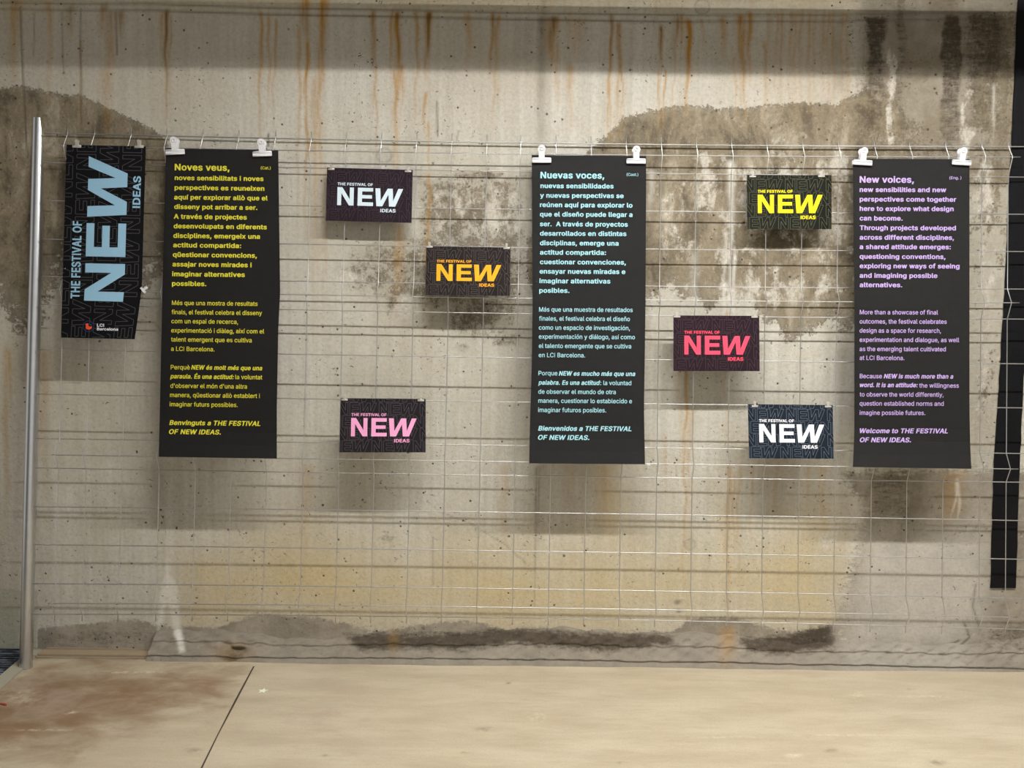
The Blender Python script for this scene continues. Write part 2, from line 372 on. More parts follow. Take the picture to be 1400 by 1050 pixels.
column('grime_shade', 1186, 1250, 160, 260, .20, .30, 20)
column('white', 1212, 1227, 60, 230, .56, .70, 9); column('white', 1312, 1332, 120, 250, .55, .70, 14); column('white', 1300, 1318, 175, 260, .3, .55, 12); column('grime_shade', 1184, 1210, 60, 200, .5, .40, 16)
A('grime_shade', [(1160, -60), (1230, -60), (1226, 12), (1150, 14)], 12, .35); A('grime_shade', [(1284, -60), (1320, -60), (1316, 14), (1290, 14)], 10, .4)
B('grime_shade', 1172, 98, 10, 10, .5); B('grime_shade', 1150, 30, 12, 10, .4); B('grime_shade', 1128, 138, 14, 8, .4)
A('taupe', [(1245, -60), (1284, -60), (1286, 250), (1244, 250)], 6, .25)
# right end: grey render, brown streaks
A('grey', [(1165, 655), (1180, 700), (1166, 760), (1140, 850), (1146, 900), (1700, 900), (1700, 640), (1326, 640)], 26, .95)
A('grey', [(1140, 640), (1370, 640), (1370, 716), (1230, 720), (1180, 700)], 14, .75)
A('grime_shade', [(1226, 640), (1248, 640), (1236, 770), (1222, 790)], 12, .50); A('grime_shade', [(1180, 640), (1250, 640), (1250, 712), (1180, 708)], 16, .48); column('grime_shade', 1160, 1176, 640, 800, .30, .2, 12); column('grime_shade', 1262, 1272, 640, 760, .3, .1, 8); A('mold', [(1160, 640), (1360, 640), (1350, 720), (1170, 720)], 20, .34); A('white', [(1180, 700), (1340, 700), (1330, 860), (1160, 860)], 24, .36)
A('rust', [(1288, 645), (1318, 645), (1316, 700), (1290, 715)], 8, .28)
ST('bright', 1309, 660, 722, 2.2, .9, wob=2); ST('bright', 1304, 672, 716, 1.5, .7, wob=3)
B('ochre', 1300, 690, 18, 40, .5)
ST('taupe', 1152, 480, 720, 10, .4); ST('taupe', 1342, 640, 860, 8, .35)
A('grime_shade', [(1345, 858), (1440, 842), (1440, 894), (1350, 892)], 10, .55)
B('white', 1340, 845, 12, 30, .7); B('white', 1200, 740, 20, 30, .45); B('white', 1130, 740, 30, 30, .5)
A('bright', [(1180, 722), (1330, 716), (1352, 760), (1345, 850), (1300, 890), (1150, 890), (1170, 770)], 24, .42)
# bottom band
A('grey', [(-300, 858), (60, 856), (120, 852), (180, 846), (230, 856), (300, 856), (350, 838), (372, 838), (430, 842), (470, 850), (510, 862), (545, 858), (600, 850), (640, 848), (700, 860), (800, 866), (920, 862), (940, 846), (1000, 842), (1060, 860), (1100, 862), (1150, 850), (1150, 960), (-300, 960)], 8, .9)
A('grime_shade', [(50, 868), (120, 856), (190, 854), (250, 866), (250, 884), (50, 888)], 12, .42)
A('grime_shade', [(470, 868), (520, 864), (560, 866), (640, 862), (720, 858), (800, 864), (915, 866), (925, 880), (830, 892), (740, 884), (700, 880), (640, 886), (560, 884), (500, 890)], 7, .95)
A('grime_shade', [(1010, 872), (1080, 866), (1134, 850), (1142, 866), (1142, 884), (1060, 892), (1020, 886)], 7, .95)
B('rust', 538, 876, 6, 14, .5); B('brown', 538, 876, 10, 20, 1.0)
# ochre lower courses
A('ochre', [(250, 760), (420, 740), (560, 752), (700, 742), (830, 736), (900, 752), (1000, 742), (1120, 720), (1140, 846), (1000, 850), (700, 862), (360, 838), (270, 846)], 46, .75)
A('ochre', [(-200, -60), (700, -60), (1180, -60), (1180, 20), (-200, 10)], 14, .4)
B('ochre', 990, 760, 20, 90, .8); B('ochre', 835, 720, 22, 70, .5); B('ochre', 1130, 770, 40, 60, .5)
# rust runs from the pour joint
R = [(20, 4, 120, 9, .5), (68, 6, 150, 5, .4), (97, 10, 60, 8, .45), (110, 60, 190, 2, .35), (140, 10, 60, 6, .5), (150, 20, 170, 9, .42), (165, 20, 60, 6, .5), (146, 100, 210, 8, .3), (228, 18, 175, 3.4, .75), (233, 25, 150, 1.5, .5), (222, 20, 90, 3, .4),
     (357, 20, 230, 2.6, .6), (368, 25, 180, 2.2, .5), (376, 30, 190, 2, .5), (419, -30, 75, 9, .85), (410, 40, 300, 3, .45), (420, 60, 330, 2.5, .75), (441, -60, 125, 6.5, 1.0), (438, 60, 300, 5, .55), (432, 110, 420, 6, .35), (446, -40, 60, 6, .7), (512, 18, 150, 4.2, .62), (515, 90, 240, 1.2, .5),
     (536, 18, 110, 3, .6), (544, 20, 260, 4.5, .78), (549, 90, 160, 3, .5), (541, 100, 300, 2.0, .5), (570, 18, 180, 2.4, .6), (585, 20, 118, 4.6, .9), (582, 130, 190, 2, .6), (587, 170, 260, 1.8, .5), (640, 22, 100, 6, .4), (673, 22, 110, 3.2, .7), (680, 24, 150, 3, .5), (675, 100, 210, 1.3, .35),
     (756, 26, 100, 9, .75), (762, 60, 160, 4, .4), (780, 90, 190, 5, .4), (788, 26, 90, 12, .35), (835, 24, 200, 2.6, .75), (846, 34, 190, 4, .6), (850, 90, 190, 1.3, .6), (833, 110, 210, 1.4, .5), (903, 38, 120, 3.2, .7), (900, 100, 185, 1.3, .6), (908, 100, 185, 1.3, .6), (925, 26, 90, 4, .6), (933, 24, 70, 2.5, .6), (941, 30, 160, 4.4, .95), (922, 80, 180, 1.3, .4), (960, 30, 70, 2, .4), (990, 26, 90, 5, .45), (1015, 24, 150, 7, .7), (1026, 20, 120, 3.5, .75), (1018, 100, 180, 1.5, .5), (1006, 80, 170, 1.5, .4), (1046, 60, 180, 2, .45),
     (898, -60, 14, 3, .6), (846, -60, 16, 3, .5), (1028, -60, 12, 4, .7), (755, -60, 14, 6, .5), (835, -60, 18, 1.6, .9), (585, -60, 20, 3, .4)]
for x, y0, y1, w, a in R: ST('rust', x, y0, y1, w, a)
for x in range(1050, 1165, 9): ST('rust', x + (x * 7 % 5), 20, 150 + (x * 13 % 20), 2.4, .30 + .02 * (x % 7), taper=.3)
for x, y0, y1, w, a in ((585, 20, 92, 3.4, .9), (512, 20, 95, 3, .5), (545, 20, 90, 3, .6), (903, 38, 95, 3, .7), (835, 20, 80, 2, .8), (756, 24, 70, 7, .8), (674, 20, 80, 2.4, .6), (150, 10, 80, 14, .5), (97, 10, 60, 8, .7), (165, 10, 60, 8, .7), (228, 10, 200, 4, .8), (846, 34, 90, 3, .5), (925, 20, 90, 4, .5), (419, 20, 60, 8, .4)): ST('brown', x, y0, y1, w, a)
for x, y0, y1, w, a in ((432, 230, 470, 8, .22), (445, 230, 480, 4, .25), (543, 230, 460, 2, .4), (586, 240, 430, 2.4, .5), (545, 310, 420, 7, .4), (938, 480, 830, 2.2, .62), (944, 560, 760, 4, .3), (930, 480, 700, 3, .25), (993, 430, 640, 2, .35), (996, 640, 880, 3, .42), (1010, 640, 800, 2, .35), (1004, 650, 780, 1.6, .45), (1028, 640, 760, 2, .3), (909, 600, 680, 2, .3), (826, 640, 740, 10, .28), (778, 640, 700, 6, .2), (418, 640, 780, 7, .22), (425, 640, 720, 4, .22), (690, 640, 760, 6, .22), (1125, 640, 740, 4, .35), (1105, 640, 700, 3, .3), (994, 860, 915, 10, .35), (60, 480, 720, 8, .25), (10, 480, 760, 6, .35), (1060, 640, 740, 3, .25)):
    ST('rust', x, y0, y1, w, a, taper=.3)
# white drips
for x, y0, y1, w, a in ((1000, 224, 310, 4.4, .95), (999, 290, 440, 2.2, .75), (992, 320, 430, 1.8, .6), (1003, 350, 428, 2.2, .85), (991, 390, 440, 2.4, .75), (890, 236, 300, 4, .5), (950, 350, 440, 6, .35), (1358, 120, 200, 1.6, .55)):
    ST('bright', x, y0, y1, w, a, taper=.2, wob=1.2)
A('bright', [(228, 762), (232, 785), (242, 800), (246, 850), (253, 890), (238, 886), (233, 836), (228, 826), (223, 850), (216, 862), (219, 812), (225, 790)], 3, .75)
# joints: pour line at the top, board joint, cracks
for dy, a in ((0, .55), (9, .6)):
    xq = np.array([-300, 0, 100, 200, 350, 500, 700, 900, 1050, 1150, 1250, 1400, 1700]); yq = np.array([-4, 3, 5, 5, 10, 13, 17, 20, 20, 20, 18, 16, 12]) + dy
    yy = np.interp(PX, xq, yq)
    wf['line'] = np.maximum(wf['line'], a * np.exp(-((PY - yy) / 1.6) ** 2) * np.clip(1.2 - np.abs(PX - 560) / 1100, .2, 1))
def crack(pts, w, a):
    for (x0, y0), (x1, y1) in zip(pts, pts[1:]):
        ex, ey = x1 - x0, y1 - y0; t = np.clip(((PX - x0) * ex + (PY - y0) * ey) / (ex * ex + ey * ey), 0, 1)
        d = np.hypot(PX - x0 - t * ex, PY - y0 - t * ey)
        wf['line'] = np.maximum(wf['line'], a * np.exp(-(d / w) ** 2))
crack([(28, 10), (31, 100), (35, 190), (38, 215)], 1.5, .6)
crack([(110, 12), (110, 110), (111, 170)], 1.3, .5); crack([(85, 15), (86, 100)], 1.2, .35); crack([(47, 15), (46, 75)], 1.1, .4); crack([(158, 15), (160, 75)], 1.2, .6)
crack([(626, 180), (624, 192)], 1.2, .4); crack([(597, 140), (598, 186)], 1.3, .55); crack([(367, 183), (366, 200)], 1.2, .8)
crack([(180, 510), (540, 515)], .9, .10); crack([(600, 700), (640, 715), (690, 745), (718, 770)], 1.0, .3)
crack([(592, 735), (592, 800)], 1.0, .4); crack([(30, 520), (110, 524)], .9, .3)
crack([(1276, 896), (1290, 886), (1312, 876)], 1.4, .6); crack([(1318, 884), (1345, 888)], 1.2, .5)
crack([(1180, 880), (1230, 884), (1272, 892), (1300, 880)], 1.5, .5); crack([(1318, 852), (1326, 872), (1312, 884)], 1.4, .55); crack([(1334, 800), (1330, 830), (1340, 862)], 1.6, .45); crack([(1180, 130), (1182, 20)], 1.0, .2)
ST('taupe', 741, 26, 230, 7, .85, taper=.1, wob=.4, lean=-.012); ST('grime_shade', 740, 26, 200, 3, .35, taper=.1, wob=.4, lean=-.012); ST('taupe', 745, 0, 30, 5, .5)
ST('taupe', 735, 640, 790, 6, .55, taper=.3, wob=.6); crack([(733, 640), (730, 830)], .9, .35); crack([(738, 640), (735, 720)], .9, .3)
A('taupe', [(700, 30), (735, 30), (735, 100), (700, 90)], 14, .2)
def ring(x, y, r, a):
    d = np.hypot(PX - x, PY - y)
    wf['line'] = np.maximum(wf['line'], a * np.exp(-((d - r) / 1.2) ** 2)); B('taupe', x, y, r, r, a)
ring(525, 213, 10, .35); ring(960, 9, 10, .4); ring(943, 745, 7, .25)
B('grime_shade', 527, 735, 14, 10, .5); B('taupe', 560, 655, 60, 30, .15); B('mold', 545, 660, 30, 24, .22); B('taupe', 215, 665, 20, 40, .35)
B('line', 926, 824, 5, 3, .7); B('line', 928, 836, 4, 3, .6)
# pale painted patch at the foot of the wall in the left corner
A('paint', [(-400, 790), (0, 803), (30, 808), (52, 806), (50, 900), (-400, 900)], 1.5)
C('grey', [(-400, 790), (52, 806), (50, 900), (-400, 900)], 2)
C('grime_shade', [(-400, 790), (52, 806), (50, 900), (-400, 900)], 2)
for n in FIELDS: put(wall, n, wf[n])

# ------------------------------------------------------------------ mortar fillet along the foot of the wall
y0f = on_floor(700, 911.4).y
def fillet(u, v):
    """u along the wall, v 0 (floor edge) .. 1 (on the wall)"""
    wob = .010 * np.sin(u * 3.1) + .006 * np.sin(u * 9.7 + 1) + .004 * np.sin(u * 23)
    prof_y = (YW - y0f) * (1 - v) ** 1.25
    top = .118 + .030 * np.sin(u * 2.3 + .6) + .012 * np.sin(u * 7.7) + .006 * np.sin(u * 29)
    z = top * v ** .92
    hx = on_wall(318, 898).x * y0f / YW      # a broken-out hole
    dent = np.exp(-((u - hx) / .042) ** 2 - ((v - .22 - .25 * ((u - hx) / .06) ** 2) / .13) ** 2) * .055
    prof_y = prof_y - np.minimum(dent, prof_y * .8)
    bumpy = (.006 * np.sin(u * 41 + v * 9) * np.sin(v * 7 + u * 5) + .005 * np.sin(u * 67 - v * 17)) * np.sin(np.pi * np.clip(v, 0, 1))
    return u, YW + .004 - prof_y - bumpy + wob * (1 - v) * .4, z - .002 * (v == 0)
xl = on_floor(193, 909).x
us = np.concatenate([np.linspace(xl, 2.8, 700), [3.4, 5.2]]); vs = np.linspace(0, 1, 26)
fil, FX, FYY, FZ = grid('trim_1', us, vs, fillet, MAT_WALL)
tag(fil, 'rough grey mortar fillet along the foot of the wall', None, None, 'structure')
PX, PY = project(FX, FYY, FZ)
wf = {n: np.zeros(PX.shape) for n in FIELDS}
wf['grey'][:] = 1.0; wf['dark_tone'][:] = .50; wf['pits'][:] = .3; A('bright', [(1150, 850), (1330, 850), (1330, 930), (1150, 930)], 20, .12)
A('grime_shade', [(470, 868), (520, 864), (560, 866), (640, 862), (720, 858), (800, 864), (915, 866), (925, 880), (830, 892), (740, 884), (700, 880), (640, 890), (560, 888), (490, 892)], 7, 1.0)
A('grime_shade', [(1010, 872), (1080, 866), (1134, 850), (1142, 866), (1142, 886), (1060, 896), (1020, 890)], 7, .98)
A('grime_shade', [(350, 862), (480, 860), (500, 884), (360, 880)], 12, .28)
A('grime_shade', [(1320, 858), (1440, 842), (1440, 896), (1340, 892)], 10, .45)
B('rust', 538, 878, 6, 14, .5); B('brown', 538, 878, 10, 20, 1.0); B('brown', 318, 896, 30, 20, 1.0); ST('rust', 994, 850, 915, 12, .4, taper=.2); B('rust', 318, 893, 22, 12, .5); B('grime_shade', 318, 900, 14, 7, 1.0)  # dark blob at the broken-out hole paints the shade inside it
B('white', 340, 868, 30, 20, .5); B('white', 650, 880, 60, 5, .6); B('white', 760, 884, 60, 4, .6); B('white', 890, 882, 70, 5, .62); B('white', 1060, 886, 70, 6, .6); B('white', 240, 880, 18, 20, .5)
A('bright', [(240, 850), (248, 862), (253, 890), (246, 892), (238, 866)], 2.5, .75)
for n in FIELDS: put(fil, n, wf[n])

# ------------------------------------------------------------------ floor
def floor_material():
    k = NT('worn_screed')
    st = k.noise(1.0, 5, .6, k.mapping((2.2, 9, 1))); st2 = k.noise(1.0, 6, .65, k.mapping((8, 34, 1)))
    big = k.noise(1.3, 4, .55); fine = k.noise(110, 4, .6)
    c = k.mix(k.ss(st, .3, .7), lin((172, 159, 136)), lin((188, 177, 154)))
    c = k.mix(k.ss(st2, .48, .74, 0, .32), c, lin((160, 142, 114)))
    c = k.mix(k.ss(big, .45, .75, 0, .35), c, lin((180, 165, 138)))
    fl = k.noise(1.0, 6, .65, k.mapping((5, 9, 5)), .4)
    br = k.ss(k.math('ADD', k.attr('brown'), k.math('MULTIPLY', k.math('SUBTRACT', fl, .5), 1.5)), .20, 1.15)
    c = k.mix(br, c, lin((128, 102, 76)))
    c = k.mix(k.ss(k.math('ADD', k.attr('greyed'), k.math('MULTIPLY', k.math('SUBTRACT', k.noise(7, 5), .5), 1.8)), .3, 1.2), c, lin((166, 148, 130)))
    c = k.mix(k.math('MULTIPLY', k.attr('scuff'), k.ss(k.noise(34, 4, .7), .42, .60)), c, lin((224, 212, 186)))
    dk = k.math('MULTIPLY', k.attr('dark'), k.ss(k.noise(30, 4), .3, .6))
    c = k.mix(dk, c, lin((92, 76, 56)))
    v = k.voro(5.5); sep = k.n.new('ShaderNodeSeparateColor'); k.l.new(v['Color'], sep.inputs[0])
    sp_ = k.math('MULTIPLY', k.ss(v['Distance'], .015, .035, 1, 0), k.ss(sep.outputs[0], .72, .76))
    c = k.mix(k.math('MULTIPLY', sp_, .7), c, k.mix(k.ss(sep.outputs[1], .45, .55), lin((88, 74, 56)), lin((232, 224, 200))))
    c = k.mix(k.ss(fine, .4, .7, 0, .12), c, lin((120, 104, 82)))
    k.color(c)
    k.p.inputs['Roughness'].default_value = .55; k.p.inputs['Specular IOR Level'].default_value = .3
    k.bump(k.math('ADD', k.math('MULTIPLY', fine, .3), st2), .12, .004)
    return k.m
MAT_FLOOR = floor_material()
xs = np.concatenate([[-5.2, -3.4], np.linspace(-2.7, 2.7, 541), [3.4, 5.2]]); ys = np.concatenate([[-3, -1, 1, 2], np.linspace(2.4, 3.62, 180)])
floor, GX, GY, GZ = grid('floor', xs, ys, lambda u, v: (u, v, np.zeros_like(u)), MAT_FLOOR)
tag(floor, 'pale cream screed floor', None, None, 'structure')
PX, PY = project(GX, np.maximum(GY, .8), GZ)
wf = {n: np.zeros(PX.shape) for n in ('brown', 'greyed', 'scuff', 'dark')}
A('brown', [(-300, 920), (0, 920), (60, 905), (200, 905), (330, 915), (300, 960), (200, 990), (100, 1030), (-300, 1080)], 46, 1.0)
A('greyed', [(-300, 900), (400, 900), (560, 1000), (300, 1100), (-300, 1100)], 90, .35)
B('brown', 120, 985, 110, 16, .45); B('brown', 190, 935, 50, 20, .35)
A('brown', [(40, 895), (192, 896), (194, 912), (30, 930)], 6, .6)
B('greyed', 60, 960, 80, 36, .8); B('greyed', 430, 985, 110, 40, .6); B('greyed', 120, 948, 60, 16, .5)
B('scuff', 30, 953, 24, 12, .35); B('scuff', 180, 919, 50, 1.6, .6); B('scuff', 95, 974, 8, 2, .8); B('scuff', 60, 998, 40, 1.2, .5); B('scuff', 80, 892, 3, 1.5, 1)
B('scuff', 1085, 1032, 10, 4, .6); B('scuff', 1170, 950, 9, 4, .5); B('scuff', 1270, 952, 40, 1.2, .5); B('scuff', 1160, 1005, 80, 1.0, .4); B('scuff', 1000, 1008, 50, 1.2, .35); B('scuff', 735, 980, 14, 8, .3)
B('dark', 664, 997, 14, 3, .5); B('dark', 265, 1026, 10, 3, .5); B('dark', 1280, 1043, 12, 4, .55); B('dark', 1136, 1026, 8, 2.5, .55); B('dark', 445, 1033, 4, 1.5, .8); B('dark', 635, 1029, 4, 1.5, .8); B('dark', 850, 1043, 4, 1.5, .8); B('dark', 695, 934, 3, 1.2, .8); B('dark', 1245, 942, 6, 1.5, .3)
for n in wf: put(floor, n, wf[n])
# expansion joint cut in the screed
P = [on_floor(x, y, .0008) for x, y in ((347, 911), (322, 958), (298, 1004), (276, 1049), (240, 1120))]
v = []; f = []
for i, p in enumerate(P):
    w = .0035 + .0012 * math.sin(i * 2.1); v += [p - Vector((w, 0, 0)), p + Vector((w, 0, 0))]
    if i: f.append((2 * i - 2, 2 * i - 1, 2 * i + 1, 2 * i))
tag(mesh_obj('trim_2', v, f, MAT_DARKGAP), 'dark expansion joint running across the floor', None, None, 'structure')
# thin raised slab strip at the left foot of the wall
a0, a1 = on_floor(56, 897.5), on_floor(191, 898.5)
b = MB(); x0, x1 = a0.x - .02, xl + .004
b.box(((x0 + x1) / 2, (a0.y + YW) / 2, .006), ((x1 - x0) / 2, (YW - a0.y) / 2, .006))
o = b.obj('trim_3', simple('slab_strip', lin((152, 134, 110)), .7, 0, .12, 12)); tag(o, 'thin brownish slab strip at the left foot of the wall', None, None, 'structure')
